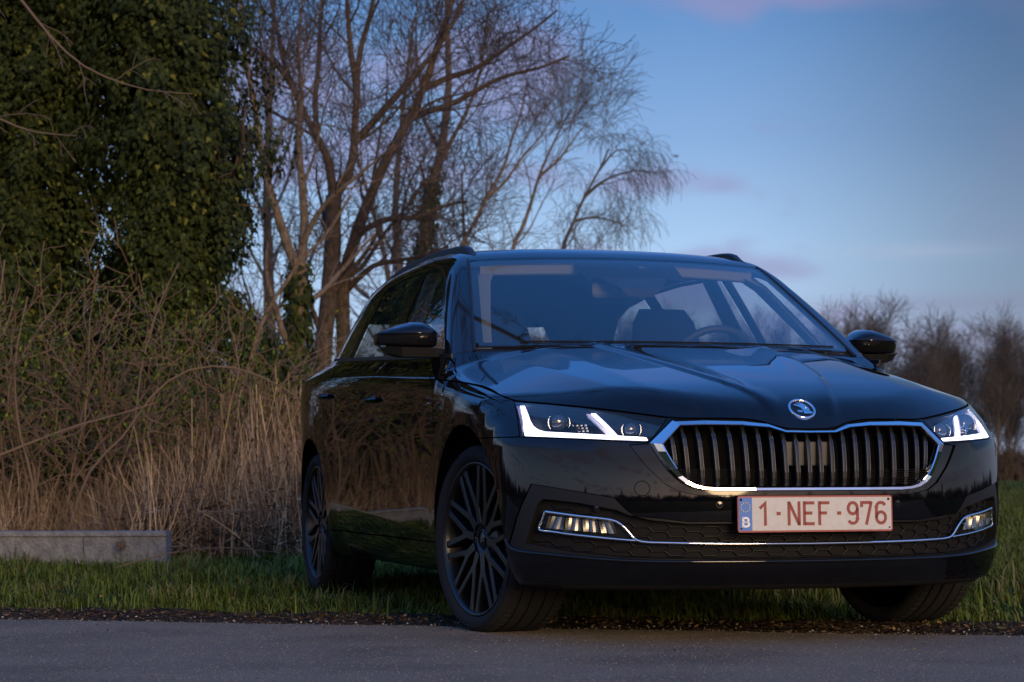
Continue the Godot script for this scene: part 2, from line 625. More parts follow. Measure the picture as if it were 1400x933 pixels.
# ---------------------------------------------------------------- the car
# Car axes: x to the car's left, y up, z forward, origin on the ground under the front axle.
# The body is one surface: the place where the largest of a side, a top, a front and a rear function is zero.
class Curve1:
	var a: PackedFloat32Array
	var lo: float
	var k: float
	var m: int
	func _init(p: Array, step := 0.004) -> void:
		lo = p[0].x
		var hi: float = p[p.size() - 1].x
		m = int((hi - lo) / step) + 2
		k = 1.0 / step
		a.resize(m)
		# monotone cubic through the points
		var c := p.size()
		var d := []
		for j in c - 1:
			d.push_back((p[j + 1].y - p[j].y) / (p[j + 1].x - p[j].x))
		var t := [d[0]]
		for j in range(1, c - 1):
			if d[j - 1] * d[j] <= 0.0:
				t.push_back(0.0)
			else:
				var h0: float = p[j].x - p[j - 1].x
				var h1: float = p[j + 1].x - p[j].x
				var w1 := 2.0 * h1 + h0
				var w2 := h1 + 2.0 * h0
				t.push_back((w1 + w2) / (w1 / d[j - 1] + w2 / d[j]))
		t.push_back(d[c - 2])
		var s := 0
		for j in m:
			var x := lo + j * step
			while s < c - 2 and x > p[s + 1].x:
				s += 1
			var h: float = p[s + 1].x - p[s].x
			var u: float = (x - p[s].x) / h
			u = minf(u, 1.0)
			var u2 := u * u
			var u3 := u2 * u
			a[j] = p[s].y * (2 * u3 - 3 * u2 + 1) + h * t[s] * (u3 - 2 * u2 + u) + p[s + 1].y * (3 * u2 - 2 * u3) + h * t[s + 1] * (u3 - u2)
		# round the joints so that reflections run smoothly
		for pass_ in 3:
			var q := a.duplicate()
			for j in range(1, m - 1):
				var w := mini(6, mini(j, m - 1 - j))
				var sum := 0.0
				for e in range(-w, w + 1):
					sum += q[j + e]
				a[j] = sum / (2 * w + 1)
	func at(x: float) -> float:
		var f := (x - lo) * k
		if f <= 0.0:
			return a[0]
		if f >= m - 1:
			return a[m - 1]
		var j := int(f)
		f -= j
		return a[j] * (1.0 - f) + a[j + 1] * f

var cW: Curve1
var cLow: Curve1
var cTor: Curve1
var cBo: Curve1
var cGs: Curve1
var cTc: Curve1
var cDrop: Curve1
var cXA: Curve1
var cXB: Curve1
var cXC: Curve1
var cRoof: Curve1
var cFz: Curve1
var cRz: Curve1
var cSh: Curve1
var cHf: Curve1

func V(a: float, b: float) -> Vector2:
	return Vector2(a, b)

func car_curves() -> void:
	cW = Curve1.new([V(-4.0, 0.50), V(-3.8, 0.58), V(-3.5, 0.735), V(-3.2, 0.822), V(-3.0, 0.862), V(-2.8, 0.885), V(-2.5, 0.895), V(-2.2, 0.897), V(-1.3, 0.898), V(-0.4, 0.900), V(0.0, 0.901), V(0.3, 0.893), V(0.5, 0.878), V(0.8, 0.84), V(1.0, 0.80)])
	cLow = Curve1.new([V(0.10, -0.16), V(0.19, -0.075), V(0.235, -0.040), V(0.30, -0.022), V(0.36, -0.010), V(0.45, -0.005), V(0.60, -0.004), V(0.72, 0.0), V(0.80, 0.002), V(1.0, 0.0)])
	cTor = Curve1.new([V(-4.0, 0.93), V(-3.3, 0.965), V(-2.8, 0.983), V(-2.4, 0.980), V(-2.03, 0.970), V(-1.46, 0.947), V(-0.88, 0.916), V(-0.23, 0.879), V(0.36, 0.838), V(0.7, 0.822), V(1.0, 0.80)])
	cBo = Curve1.new([V(-4.0, 1.6), V(-2.95, 1.5), V(-2.15, 1.25), V(-1.33, 0.95), V(-0.42, 0.85), V(0.2, 0.8), V(1.0, 0.8)])
	cGs = Curve1.new([V(-4.0, 0.50), V(-3.0, 0.50), V(-2.2, 0.47), V(-1.3, 0.41), V(-0.42, 0.36), V(1.0, 0.36)])
	cTc = Curve1.new([V(-0.6, 1.06), V(-0.40, 1.043), V(-0.22, 1.012), V(0.0, 0.972), V(0.2, 0.932), V(0.45, 0.877), V(0.65, 0.826), V(0.76, 0.785), V(0.806, 0.753), V(0.835, 0.722), V(0.87, 0.67), V(1.0, 0.45)])
	cDrop = Curve1.new([V(-0.5, 0.062), V(-0.2, 0.05), V(0.0, 0.045), V(0.3, 0.033), V(0.6, 0.018), V(0.8, 0.010), V(1.0, 0.008)])
	cXA = Curve1.new([V(-0.5, 0.77), V(-0.36, 0.715), V(-0.22, 0.660), V(0.06, 0.626), V(0.33, 0.602), V(0.62, 0.540), V(0.80, 0.475), V(1.0, 0.40)])
	cXB = Curve1.new([V(-0.5, 0.53), V(-0.15, 0.51), V(0.11, 0.487), V(0.52, 0.465), V(0.69, 0.448), V(0.85, 0.41), V(1.0, 0.36)])
	cXC = Curve1.new([V(-0.5, 0.36), V(-0.14, 0.31), V(0.2, 0.26), V(0.52, 0.192), V(0.77, 0.112), V(0.85, 0.09), V(1.0, 0.06)])
	cRoof = Curve1.new([V(-4.0, 1.20), V(-3.5, 1.345), V(-3.2, 1.385), V(-2.8, 1.421), V(-2.4, 1.443), V(-2.0, 1.456), V(-1.6, 1.456), V(-1.3, 1.445), V(-1.1, 1.428), V(-0.95, 1.406), V(-0.85, 1.386), V(-0.6, 1.33), V(0.0, 1.19)])
	cFz = Curve1.new([V(0.10, 0.74), V(0.17, 0.778), V(0.205, 0.818), V(0.24, 0.846), V(0.266, 0.855), V(0.300, 0.859), V(0.333, 0.862), V(0.39, 0.873), V(0.43, 0.8770), V(0.47, 0.8772), V(0.52, 0.8755), V(0.56, 0.8730), V(0.64, 0.8630), V(0.68, 0.8565), V(0.72, 0.842), V(0.76, 0.818), V(0.80, 0.785), V(0.9, 0.68), V(1.1, 0.4)])
	cRz = Curve1.new([V(0.0, -3.70), V(0.3, -3.78), V(0.6, -3.79), V(0.95, -3.74), V(1.1, -3.66), V(1.4, -3.42), V(1.6, -3.2)])
	cSh = Curve1.new([V(-0.6, 0.902), V(-0.4, 0.891), V(-0.263, 0.8815), V(-0.062, 0.8645), V(0.088, 0.846), V(0.238, 0.819), V(0.387, 0.785), V(0.5, 0.755)])
	cHf = Curve1.new([V(0.0, 0.688), V(0.08, 0.689), V(0.14, 0.711), V(0.22, 0.721), V(0.42, 0.722), V(0.445, 0.726), V(0.60, 0.752), V(0.815, 0.787), V(0.95, 0.81)])

func hinge(d: float, w: float) -> float:
	return 0.5 * (d + sqrt(d * d + w * w))

func smax(a: float, b: float, k: float) -> float:
	var h := k - absf(a - b)
	if h <= 0.0:
		return maxf(a, b)
	return maxf(a, b) + h * h / (4.0 * k)

func belt(z: float) -> float:
	return 0.951 - 0.0465 * z if z > -2.9 else 1.0859 - 0.02 * (z + 2.9)

func low_crease(z: float) -> float:
	return 0.316 - 0.057 * z

func side_x(y: float, z: float) -> float:
	var tor := cTor.at(z)
	var x := cW.at(z) + cLow.at(minf(y, tor))
	# the lower door crease, fading towards the wheels
	var f := smoothstep(-0.30, -0.55, z) * (1.0 - smoothstep(-2.05, -2.28, z))
	if f > 0.0:
		var d := y - low_crease(z)
		x -= f * 0.0055 * smoothstep(0.0, 0.05, d) * (1.0 - smoothstep(0.06, 0.36, d))
		x -= f * 0.13 * hinge(-d, 0.006)
	if y > tor - 0.05:
		var s1 := cBo.at(z)
		x -= s1 * hinge(y - tor, 0.010)
		var dy := hinge(y - belt(z), 0.008)
		x += (s1 - cGs.at(z)) * dy - 0.16 * dy * dy
	# flared arches
	var r := sqrt((z - 0.045) * (z - 0.045) + (y - 0.335) * (y - 0.335))
	if absf(z) > 1.5:
		r = sqrt((z + 2.64) * (z + 2.64) + (y - 0.335) * (y - 0.335))
	if r < 0.50:
		x += 0.003 * smoothstep(0.500, 0.43, r) * smoothstep(0.46, 0.28, z)
	return x

func hood_y(x: float, z: float) -> float:
	var xa := cXA.at(z)
	var xb := cXB.at(z)
	var xc := cXC.at(z)
	var dr := cDrop.at(z)
	var w := 0.006
	var y := cTc.at(z)
	# raised edge along the inner creases, a flatter band, then the shoulder
	y += 0.0085 * smoothstep(-0.075, 0.0, x - xc) * (1.0 - smoothstep(0.0, 0.028, x - xc))
	y -= dr * 0.35 * minf(1.0, (x / xb) * (x / xb))
	y -= (dr * 0.65 / (xa - xb)) * hinge(x - xb, w)
	y -= (0.30 - dr * 0.65 / (xa - xb)) * hinge(x - xa, w * 1.4)
	return y

func glass_y(x: float, z: float) -> float:
	var s := -0.222 - 0.27 * x * x - z
	return 1.004 + 0.640 * s - 0.05 * s * absf(s)

func top_y(x: float, z: float) -> float:
	if z > 0.1:
		return hood_y(x, z)
	var up := cRoof.at(z) + 0.022 - 0.05 * x * x - 0.09 * x * x * x * x
	if z > -1.5:
		var g := glass_y(x, z)
		up = -smax(-g, -up, 0.05)
	if z > -0.6:
		return maxf(hood_y(x, z), up)
	return up

func front_z(x: float, y: float) -> float:
	var q := x * x
	return cFz.at(y) - 0.22 * q - 0.38 * q * q - 1.1 * q * maxf(0.0, y - 0.65)

func body(p: Vector3) -> float:
	var x := absf(p.x)
	var s := x - side_x(p.y, p.z)
	var t := p.y - top_y(x, p.z)
	var m := smax(s, t, 0.05 if p.z > -0.2 else 0.045)
	if p.z > 0.15:
		m = smax(m, p.z - front_z(x, p.y), 0.05 if p.y < 0.62 else 0.03)
	if p.z < -2.6:
		m = smax(m, cRz.at(p.y) + 0.28 * x * x + 0.1 * x * x * x * x - p.z, 0.09)
	return smax(m, 0.19 - p.y, 0.02)

func body_n(p: Vector3) -> Vector3:
	var e := 0.003
	return Vector3(body(p + Vector3(e, 0, 0)) - body(p - Vector3(e, 0, 0)), body(p + Vector3(0, e, 0)) - body(p - Vector3(0, e, 0)), body(p + Vector3(0, 0, e)) - body(p - Vector3(0, 0, e))).normalized()

func shoot(o: Vector3, d: Vector3) -> Vector3:
	var a := 0.05
	var b := 1.5
	# first crossing, walking outwards
	var st := 0.09
	var x := a
	while x < b and body(o + d * x) < 0.0:
		x += st
	a = x - st
	b = x
	for k in 15:
		var c := (a + b) * 0.5
		if body(o + d * c) < 0.0:
			a = c
		else:
			b = c
	return o + d * ((a + b) * 0.5)

const CORE := 0.55

func ring_targets(z: float) -> PackedVector2Array:
	var t := PackedVector2Array()
	for k in 20:
		t.push_back(V(0.038 * k, 0.19))
	var lc := clampf(low_crease(z), 0.30, 0.48)
	for k in 9:
		var y := 0.20 + (lc - 0.006 - 0.20) * k / 8.0
		t.push_back(V(side_x(y, z), y))
	var tor := cTor.at(z)
	for k in 12:
		var y := lc + 0.004 + (tor - 0.004 - lc - 0.004) * k / 11.0
		t.push_back(V(side_x(y, z), y))
	if z > -0.24:
		var xe := 0.83
		for k in 5:
			var x := 0.872 + (xe - 0.872) * k / 4.0
			t.push_back(V(x, minf(top_y(x, z), tor + 0.004 + 0.012 * k)))
		var xs := [xe, cXA.at(z) + 0.006, cXA.at(z) - 0.006, cXB.at(z) + 0.005, cXB.at(z) - 0.005, cXC.at(z) + 0.03, cXC.at(z) - 0.002, cXC.at(z) - 0.055, 0.0]
		var ns := [9, 1, 4, 1, 5, 3, 3, 3]
		for q in 8:
			for k in ns[q]:
				var x: float = lerpf(xs[q], xs[q + 1], (k + 1.0) / ns[q])
				t.push_back(V(x, top_y(x, z)))
	else:
		var bl := belt(z)
		for k in 5:
			var y := tor + 0.006 + (bl - tor - 0.006) * k / 4.0
			t.push_back(V(side_x(y, z), y))
		# where side and top meet
		var a := bl
		var b := 1.5
		for k in 18:
			var c := (a + b) * 0.5
			if c < top_y(side_x(c, z), z):
				a = c
			else:
				b = c
		var ye := maxf(a, bl + 0.01)
		for k in 10:
			var y := bl + (ye - bl) * (k + 1) / 10.0
			t.push_back(V(side_x(y, z), y))
		var xr := side_x(ye, z)
		for k in 19:
			var f := (k + 1) / 19.0
			var x := xr * (1.0 - f)
			t.push_back(V(x, top_y(x, z)))
	return t

var bp := PackedVector3Array()
var bn := PackedVector3Array()

func body_soup() -> void:
	var rings := []
	var zs := []
	var z := -3.15
	while z < 0.501:
		zs.push_back(z)
		z += 0.025 if z > -2.4 else 0.05
	var dirs0: PackedVector2Array
	var dirs1: PackedVector2Array
	var all := []
	for q in zs:
		var t := ring_targets(q)
		var d := PackedVector2Array()
		for e in t:
			d.push_back((e - V(0, CORE)).normalized())
		all.push_back(d)
	dirs0 = all[0]
	dirs1 = all[all.size() - 1]
	for k in range(12, 0, -1):
		var a := PI * 0.5 * k / 12.5
		rings.push_back(ring_of(Vector3(0, CORE, zs[0]), dirs0, cos(a), -sin(a)))
	for k in zs.size():
		rings.push_back(ring_of(Vector3(0, CORE, zs[k]), all[k], 1.0, 0.0))
	for k in 58:
		var a := PI * 0.5 * (k + 1) / 58.5
		rings.push_back(ring_of(Vector3(0, CORE, zs[zs.size() - 1]), dirs1, cos(a), sin(a)))
	for k in rings.size() - 1:
		var r0: Array = rings[k]
		var r1: Array = rings[k + 1]
		var m: int = r0[0].size()
		for j in m - 1:
			for w in [[0, j, 0, j + 1, 1, j + 1], [0, j, 1, j + 1, 1, j]]:
				for u in 3:
					var r: Array = r0 if w[u * 2] == 0 else r1
					bp.push_back(r[0][w[u * 2 + 1]])
					bn.push_back(r[1][w[u * 2 + 1]])

func ring_of(o: Vector3, d: PackedVector2Array, cs: float, sn: float) -> Array:
	var p := PackedVector3Array()
	var n := PackedVector3Array()
	for e in d:
		var q := shoot(o, Vector3(e.x * cs, e.y * cs, sn))
		p.push_back(q)
		var nn := body_n(q)
		if absf(q.x) < 0.001:
			nn.x = 0.0
			nn = nn.normalized()
		n.push_back(nn)
	return [p, n]

# split a soup by the sign of a field: [inside positions, normals, outside positions, normals]
func cut(p: PackedVector3Array, n: PackedVector3Array, g: Callable) -> Array:
	var ip := PackedVector3Array()
	var iq := PackedVector3Array()
	var op := PackedVector3Array()
	var oq := PackedVector3Array()
	for k in range(0, p.size(), 3):
		var f := [g.call(p[k]), g.call(p[k + 1]), g.call(p[k + 2])]
		var pos := 0
		for j in 3:
			if f[j] > 0.0:
				pos += 1
		if pos == 3:
			for j in 3:
				ip.push_back(p[k + j]); iq.push_back(n[k + j])
			continue
		if pos == 0:
			for j in 3:
				op.push_back(p[k + j]); oq.push_back(n[k + j])
			continue
		for sgn in [1, -1]:
			var poly := []
			for j in 3:
				var a: float = f[j]
				var b: float = f[(j + 1) % 3]
				var ina: bool = (a > 0.0) == (sgn > 0)
				var inb: bool = (b > 0.0) == (sgn > 0)
				if ina:
					poly.push_back([p[k + j], n[k + j]])
				if ina != inb:
					var t := a / (a - b)
					poly.push_back([p[k + j].lerp(p[k + (j + 1) % 3], t), n[k + j].lerp(n[k + (j + 1) % 3], t).normalized()])
			for j in range(1, poly.size() - 1):
				for e in [poly[0], poly[j], poly[j + 1]]:
					if sgn > 0:
						ip.push_back(e[0]); iq.push_back(e[1])
					else:
						op.push_back(e[0]); oq.push_back(e[1])
	return [ip, iq, op, oq]

# split by an outline in a projection (0: x y, 1: z y); only where "when" holds at the triangle's centre
func cut_poly(p: PackedVector3Array, n: PackedVector3Array, poly: PackedVector2Array, plane: int, when: Callable) -> Array:
	var ip := PackedVector3Array()
	var iq := PackedVector3Array()
	var op := PackedVector3Array()
	var oq := PackedVector3Array()
	var lo := poly[0]
	var hi := poly[0]
	for q in poly:
		lo = lo.min(q)
		hi = hi.max(q)
	for k in range(0, p.size(), 3):
		var t := PackedVector2Array()
		for j in 3:
			t.push_back(V(p[k + j].x, p[k + j].y) if plane == 0 else V(p[k + j].z, p[k + j].y))
		var a := t[0].min(t[1]).min(t[2])
		var b := t[0].max(t[1]).max(t[2])
		var out := b.x < lo.x or a.x > hi.x or b.y < lo.y or a.y > hi.y
		if not out and not when.call((p[k] + p[k + 1] + p[k + 2]) / 3.0):
			out = true
		var area := (t[1] - t[0]).cross(t[2] - t[0])
		if out or absf(area) < 1e-9:
			for j in 3:
				op.push_back(p[k + j]); oq.push_back(n[k + j])
			continue
		var ins := Geometry2D.intersect_polygons(t, poly)
		if ins.is_empty():
			for j in 3:
				op.push_back(p[k + j]); oq.push_back(n[k + j])
			continue
		var outs := Geometry2D.clip_polygons(t, poly)
		for side in 2:
			for q in (ins if side == 0 else outs):
				var ids := Geometry2D.triangulate_polygon(q)
				for id in ids:
					var e: Vector2 = q[id]
					var w1 := (e - t[0]).cross(t[2] - t[0]) / area
					var w2 := (t[1] - t[0]).cross(e - t[0]) / area
					var w0 := 1.0 - w1 - w2
					var P := p[k] * w0 + p[k + 1] * w1 + p[k + 2] * w2
					var N := (n[k] * w0 + n[k + 1] * w1 + n[k + 2] * w2).normalized()
					if side == 0:
						ip.push_back(P); iq.push_back(N)
					else:
						op.push_back(P); oq.push_back(N)
	return [ip, iq, op, oq]

var left_p: PackedVector3Array
var left_n: PackedVector3Array

# take a region off what is left of the body; a gap of that width opens round it
func take(g: Callable, gap := 0.0) -> Array:
	var r := cut(left_p, left_n, g if gap == 0.0 else func(p): return g.call(p) - gap)
	left_p = r[2]
	left_n = r[3]
	if gap > 0.0:
		var s := cut(left_p, left_n, func(p): return g.call(p) + gap)
		left_p = s[2]
		left_n = s[3]
		gap_p.append_array(s[0])
		gap_n.append_array(s[1])
	return [r[0], r[1]]

var gap_p := PackedVector3Array()
var gap_n := PackedVector3Array()

func take_poly(poly: PackedVector2Array, plane: int, when: Callable, gap := 0.0) -> Array:
	if gap > 0.0:
		var big := Geometry2D.offset_polygon(poly, gap)[0]
		var r := cut_poly(left_p, left_n, big, plane, when)
		left_p = r[2]
		left_n = r[3]
		var s := cut_poly(r[0], r[1], poly, plane, func(_q): return true)
		gap_p.append_array(s[2])
		gap_n.append_array(s[3])
		return [s[0], s[1]]
	var r := cut_poly(left_p, left_n, poly, plane, when)
	left_p = r[2]
	left_n = r[3]
	return [r[0], r[1]]

func both(called: String, s: Array, mat: Material, parent: Node, joined: bool, off := 0.0) -> Array:
	# both halves of the car: one mesh across the middle, or one on each side
	if joined:
		var b := MB.new()
		b.soup(s[0], s[1], false, off)
		b.soup(s[0], s[1], true, off)
		return [part(called, b, mat, parent)]
	var out := []
	for side in [false, true]:
		var b := MB.new()
		b.soup(s[0], s[1], side, off)
		out.push_back(part(called, b, mat, parent))
	return out

func P2(a: Array) -> PackedVector2Array:
	var p := PackedVector2Array()
	for k in range(0, a.size(), 2):
		p.push_back(V(a[k], a[k + 1]))
	return p

# a smooth line through points, for outlines with round corners
func smooth_line(p: PackedVector2Array, per := 6) -> PackedVector2Array:
	var c := Curve2D.new()
	for k in p.size():
		var t := (p[mini(k + 1, p.size() - 1)] - p[maxi(k - 1, 0)]) / 6.0
		c.add_point(p[k], -t, t)
	return c.tessellate(4, 2.0) if per == 0 else resample(c, p.size() * per)

func resample(c: Curve2D, m: int) -> PackedVector2Array:
	var out := PackedVector2Array()
	for k in m + 1:
		out.push_back(c.sample_baked(c.get_baked_length() * k / m, true))
	return out

func fp(q: Vector2, off := 0.0) -> Vector3:
	# a point of the nose, from its place across and up
	return Vector3(q.x, q.y, front_z(absf(q.x), q.y) + off)

func dense(poly: PackedVector2Array, step := 0.02) -> PackedVector2Array:
	var out := PackedVector2Array()
	for k in poly.size():
		var a := poly[k]
		var b := poly[(k + 1) % poly.size()]
		var m := maxi(1, int(a.distance_to(b) / step))
		for j in m:
			out.push_back(a.lerp(b, float(j) / m))
	return out

func mirrored(half: PackedVector2Array) -> PackedVector2Array:
	# half an outline from the middle line (x = 0) round to the middle line again -> the whole
	var out := PackedVector2Array(half)
	for k in range(half.size() - 1, -1, -1):
		if absf(half[k].x) > 1e-5:
			out.push_back(V(-half[k].x, half[k].y))
	return out

func nose(q: Vector2, off := 0.0) -> Vector3:
	# where a line along the car meets the nose; "off" metres out of the surface
	var a := 0.2
	var b := 1.0
	var x := absf(q.x)
	for k in 18:
		var c := (a + b) * 0.5
		if body(Vector3(x, q.y, c)) < 0.0:
			a = c
		else:
			b = c
	var p := Vector3(x, q.y, a)
	if off != 0.0:
		p += body_n(p) * off
	if q.x < 0.0:
		p.x = -p.x
	return p

# a flat outline laid on the nose between two depths
func nose_slab(b: MB, poly: PackedVector2Array, off0: float, off1: float, step := 0.02) -> void:
	var d := dense(poly, step)
	var c := Vector2.ZERO
	for q in d:
		c += q
	c /= d.size()
	var top := PackedVector3Array()
	var low := PackedVector3Array()
	for q in d:
		top.push_back(nose(q, off1))
		low.push_back(nose(q, off0))
	var ids := Geometry2D.triangulate_polygon(d)
	for k in range(0, ids.size(), 3):
		var n := (top[ids[k + 1]] - top[ids[k]]).cross(top[ids[k + 2]] - top[ids[k]]).normalized()
		if n.z < 0.0:
			n = -n
		b.tri(top[ids[k]], top[ids[k + 1]], top[ids[k + 2]], n, n, n)
	var sgn := -1.0 if Geometry2D.is_polygon_clockwise(d) else 1.0
	for k in d.size():
		var k2 := (k + 1) % d.size()
		var e := d[k2] - d[k]
		b.quad(low[k], low[k2], top[k2], top[k], Vector3(e.y, -e.x, 0) * sgn)

# walls of a recess behind an outline
func nose_walls(b: MB, outer: PackedVector2Array, inner: PackedVector2Array, off0: float, off1: float) -> void:
	for k in outer.size():
		var k2 := (k + 1) % outer.size()
		var a := nose(outer[k], off0)
		var c := nose(outer[k2], off0)
		var d := nose(inner[k2], off1)
		var e := nose(inner[k], off1)
		var m := (a + c + d + e) * 0.25
		b.quad(a, c, d, e, Vector3(0, 0.56, m.z) - Vector3(0, m.y, m.z))

const ARCH := 0.397
const SLATS := [0.0, 0.039, 0.078, 0.119, 0.160, 0.204, 0.250, 0.298, 0.344, 0.388, 0.424]

func nose_x(y: float, z: float) -> float:
	# half width of the body at that height and place along the car
	var a := 0.3
	var b := 1.0
	for k in 16:
		var c := (a + b) * 0.5
		if body(Vector3(c, y, z)) < 0.0:
			a = c
		else:
			b = c
	return a

# the nose with a shift straight along the car
func nose_z(q: Vector2, off := 0.0) -> Vector3:
	return nose(q) + Vector3(0, 0, off)

func make_car() -> void:
	car_curves()
	var car := thing("estate_car", "glossy black estate car with lit daytime running lights parked on the grass verge", "car", Vector3(0.6802, -0.022, -7.424))
	car.rotation.y = 0.28907
	body_soup()
	left_p = bp
	left_n = bn
	var side_on := func(q): return q.x > 0.5
	var nose_on := func(q): return q.z > 0.2
	# wheel openings
	for zc in [0.045, -2.64]:
		var a := PackedVector2Array()
		for k in 41:
			var g := PI * k / 40.0
			a.push_back(V(zc + ARCH * cos(g), 0.335 + 0.383 * sin(g)))
		a.push_back(V(zc - ARCH, 0.05))
		a.push_back(V(zc + ARCH, 0.05))
		take_poly(a, 1, side_on)
		for sd in [1.0, -1.0]:
			var lip := MB.new()
			var liner := MB.new()
			var r0 := []
			var r1 := []
			var r2 := []
			for k in 43:
				var g := PI * (k - 1) / 40.0
				var yy := 0.335 + 0.383 * sin(g)
				var zz: float = zc + ARCH * cos(g)
				if k == 0:
					yy = 0.20
					zz = zc + ARCH
				if k == 42:
					yy = 0.20
					zz = zc - ARCH
				var x := side_x(yy, zz)
				if zc > 0.0 and zz > 0.2:
					x = minf(x, absf(nose_x(yy, zz)))
				r0.push_back(Vector3(sd * (x - 0.001), yy, zz))
				r1.push_back(Vector3(sd * (x - 0.035), yy + 0.004, zz))
				r2.push_back(Vector3(sd * 0.50, yy + 0.03, zz))
			for k in 42:
				var inn := Vector3(0, 0.33 - r0[k].y, zc - r0[k].z)
				lip.quad(r0[k], r0[k + 1], r1[k + 1], r1[k], inn)
				liner.quad(r1[k], r1[k + 1], r2[k + 1], r2[k], inn)
				liner.quad(r2[k], r2[k + 1], Vector3(sd * 0.5, 0.2, zc), Vector3(sd * 0.5, 0.2, zc), Vector3(sd, 0, 0))
			part("arch_lip", lip, M.paint, car)
			part("wheel_liner", liner, M.dark, car)
	var under := take(func(q): return 0.206 - q.y)
	both("underbody", under, M.matte, car, true)
	# tail
	var tail := take(func(q): return -3.24 - q.z, 0.0)
	var rw := cut_poly(tail[0], tail[1], P2([0, 1.318, 0.46, 1.30, 0.58, 1.075, 0, 1.065]), 0, func(q): return q.z < -3.0 and q.y > 1.0)
	both("tailgate", [rw[2], rw[3]], M.paint, car, true)
	both("rear_window", [rw[0], rw[1]], M.side_glass, car, true)
	# lower grille and its surround
	var so := P2([0, 0.402, 0.395, 0.402, 0.481, 0.413, 0.551, 0.420, 0.575, 0.441, 0.606, 0.476, 0.713, 0.498, 0.815, 0.519, 0.838, 0.455, 0.849, 0.411, 0.861, 0.324, 0.846, 0.309, 0.721, 0.297, 0.613, 0.287, 0.479, 0.282, 0, 0.281])
	var si := P2([0, 0.397, 0.395, 0.397, 0.50, 0.408, 0.565, 0.424, 0.60, 0.440, 0.70, 0.462, 0.789, 0.474, 0.803, 0.456, 0.828, 0.334, 0.722, 0.310, 0.574, 0.292, 0.30, 0.286, 0, 0.286])
	var low := take_poly(so, 0, nose_on, 0.0022)
	var lowcut := cut_poly(low[0], low[1], si, 0, nose_on)
	both("grille_surround", [lowcut[2], lowcut[3]], M.satin, car, true, -0.003)
	var lg := holder("lower_grille", car)
	both("back_panel", [lowcut[0], lowcut[1]], M.matte, lg, true, -0.034)
	var wall := MB.new()
	var sid := dense(mirrored(si), 0.03)
	nose_walls(wall, sid, sid, -0.003, -0.036)
	part("recess_wall", wall, M.satin, lg)
	var hexes := MB.new()
	var full_si := mirrored(si)
	var hw := 0.068
	var hh := 0.0295
	for row in range(0, 8):
		for col in range(-17, 18):
			var c := V(col * hw * 0.78, 0.280 + row * hh + (hh * 0.5 if col % 2 else 0.0))
			var ring := [V(-0.5, 0), V(-0.28, 0.5), V(0.28, 0.5), V(0.5, 0)]
			for k in 3:
				var a: Vector2 = c + ring[k] * V(hw, hh)
				var e: Vector2 = c + ring[k + 1] * V(hw, hh)
				if Geometry2D.is_point_in_polygon(a, full_si) and Geometry2D.is_point_in_polygon(e, full_si):
					hexes.tube(PackedVector3Array([nose(a, -0.028), nose(e, -0.028)]), PackedFloat32Array([0.0024, 0.0024]), 4, false)
	part("honeycomb", hexes, M.satin, lg).set_meta("kind", "stuff")
	# band round the upper grille, then the opening
	var band := P2([0, 0.6855, 0.079, 0.6865, 0.136, 0.7075, 0.215, 0.7165, 0.33, 0.7195, 0.426, 0.7165, 0.508, 0.643, 0.557, 0.639, 0.535, 0.605, 0.512, 0.573, 0.463, 0.521, 0.423, 0.498, 0.364, 0.486, 0.256, 0.484, 0, 0.484])
	var bandp := take_poly(band, 0, nose_on, 0.002)
	var go_ := P2([0, 0.684, 0.079, 0.685, 0.136, 0.706, 0.215, 0.715, 0.33, 0.718, 0.425, 0.715, 0.502, 0.645, 0.490, 0.620, 0.474, 0.592, 0.455, 0.562, 0.434, 0.538, 0.412, 0.520, 0.385, 0.507, 0.352, 0.500, 0.311, 0.497, 0.193, 0.497, 0, 0.497])
	var gi_ := P2([0, 0.677, 0.086, 0.678, 0.138, 0.694, 0.217, 0.700, 0.333, 0.701, 0.410, 0.699, 0.468, 0.641, 0.458, 0.618, 0.445, 0.592, 0.430, 0.566, 0.414, 0.545, 0.396, 0.530, 0.376, 0.5185, 0.348, 0.511, 0.311, 0.5085, 0.193, 0.508, 0, 0.508])
	var bandcut := cut_poly(bandp[0], bandp[1], gi_, 0, nose_on)
	both("grille_band", [bandcut[2], bandcut[3]], M.gloss, car, true, -0.006)
	make_grille(car, mirrored(go_), mirrored(gi_))
	# headlights
	var hl := P2([0.440, 0.7205, 0.63, 0.7525, 0.815, 0.7825, 0.834, 0.669, 0.507, 0.647])
	var lens := take_poly(hl, 0, nose_on, 0.0028)
	make_headlights(car, lens, hl)
	# bonnet, windscreen, scuttle
	var bonnet := take(func(q):
		var g1: float = q.y - (cHf.at(q.x) if q.z > 0.387 else cSh.at(q.z))
		return minf(g1, q.z + 0.196 + 0.27 * q.x * q.x), 0.0024)
	both("bonnet", bonnet, M.paint, car, true)
	var screen := take(func(q): return minf(minf(-0.232 - 0.27 * q.x * q.x - q.z, q.z + 0.868 + 0.2 * q.x * q.x), minf(0.738 + (q.z + 0.365) * 0.238 - q.x, (q.y - 0.9) * 0.5)), 0.002)
	var ws: Node3D = both("windscreen", screen, M.windscreen, car, true)[0]
	both("inner_pane", screen, M.clear, ws, true, -0.005)
	var clear_area := cut(screen[0], screen[1], func(q): return minf(minf(-0.262 - 0.27 * q.x * q.x - q.z, q.z + 0.835 + 0.2 * q.x * q.x), 0.738 + (q.z + 0.365) * 0.238 - q.x - 0.030))
	both("black_border", [clear_area[2], clear_area[3]], M.matte, ws, true, -0.008)
	var patch := cut(screen[0], screen[1], func(q): return minf(q.z * -1.0 - 0.735 + 0.55 * maxf(0.0, q.x - 0.12), 0.205 - q.x))
	both("sensor_patch", [patch[0], patch[1]], M.matte, ws, true, -0.0075)
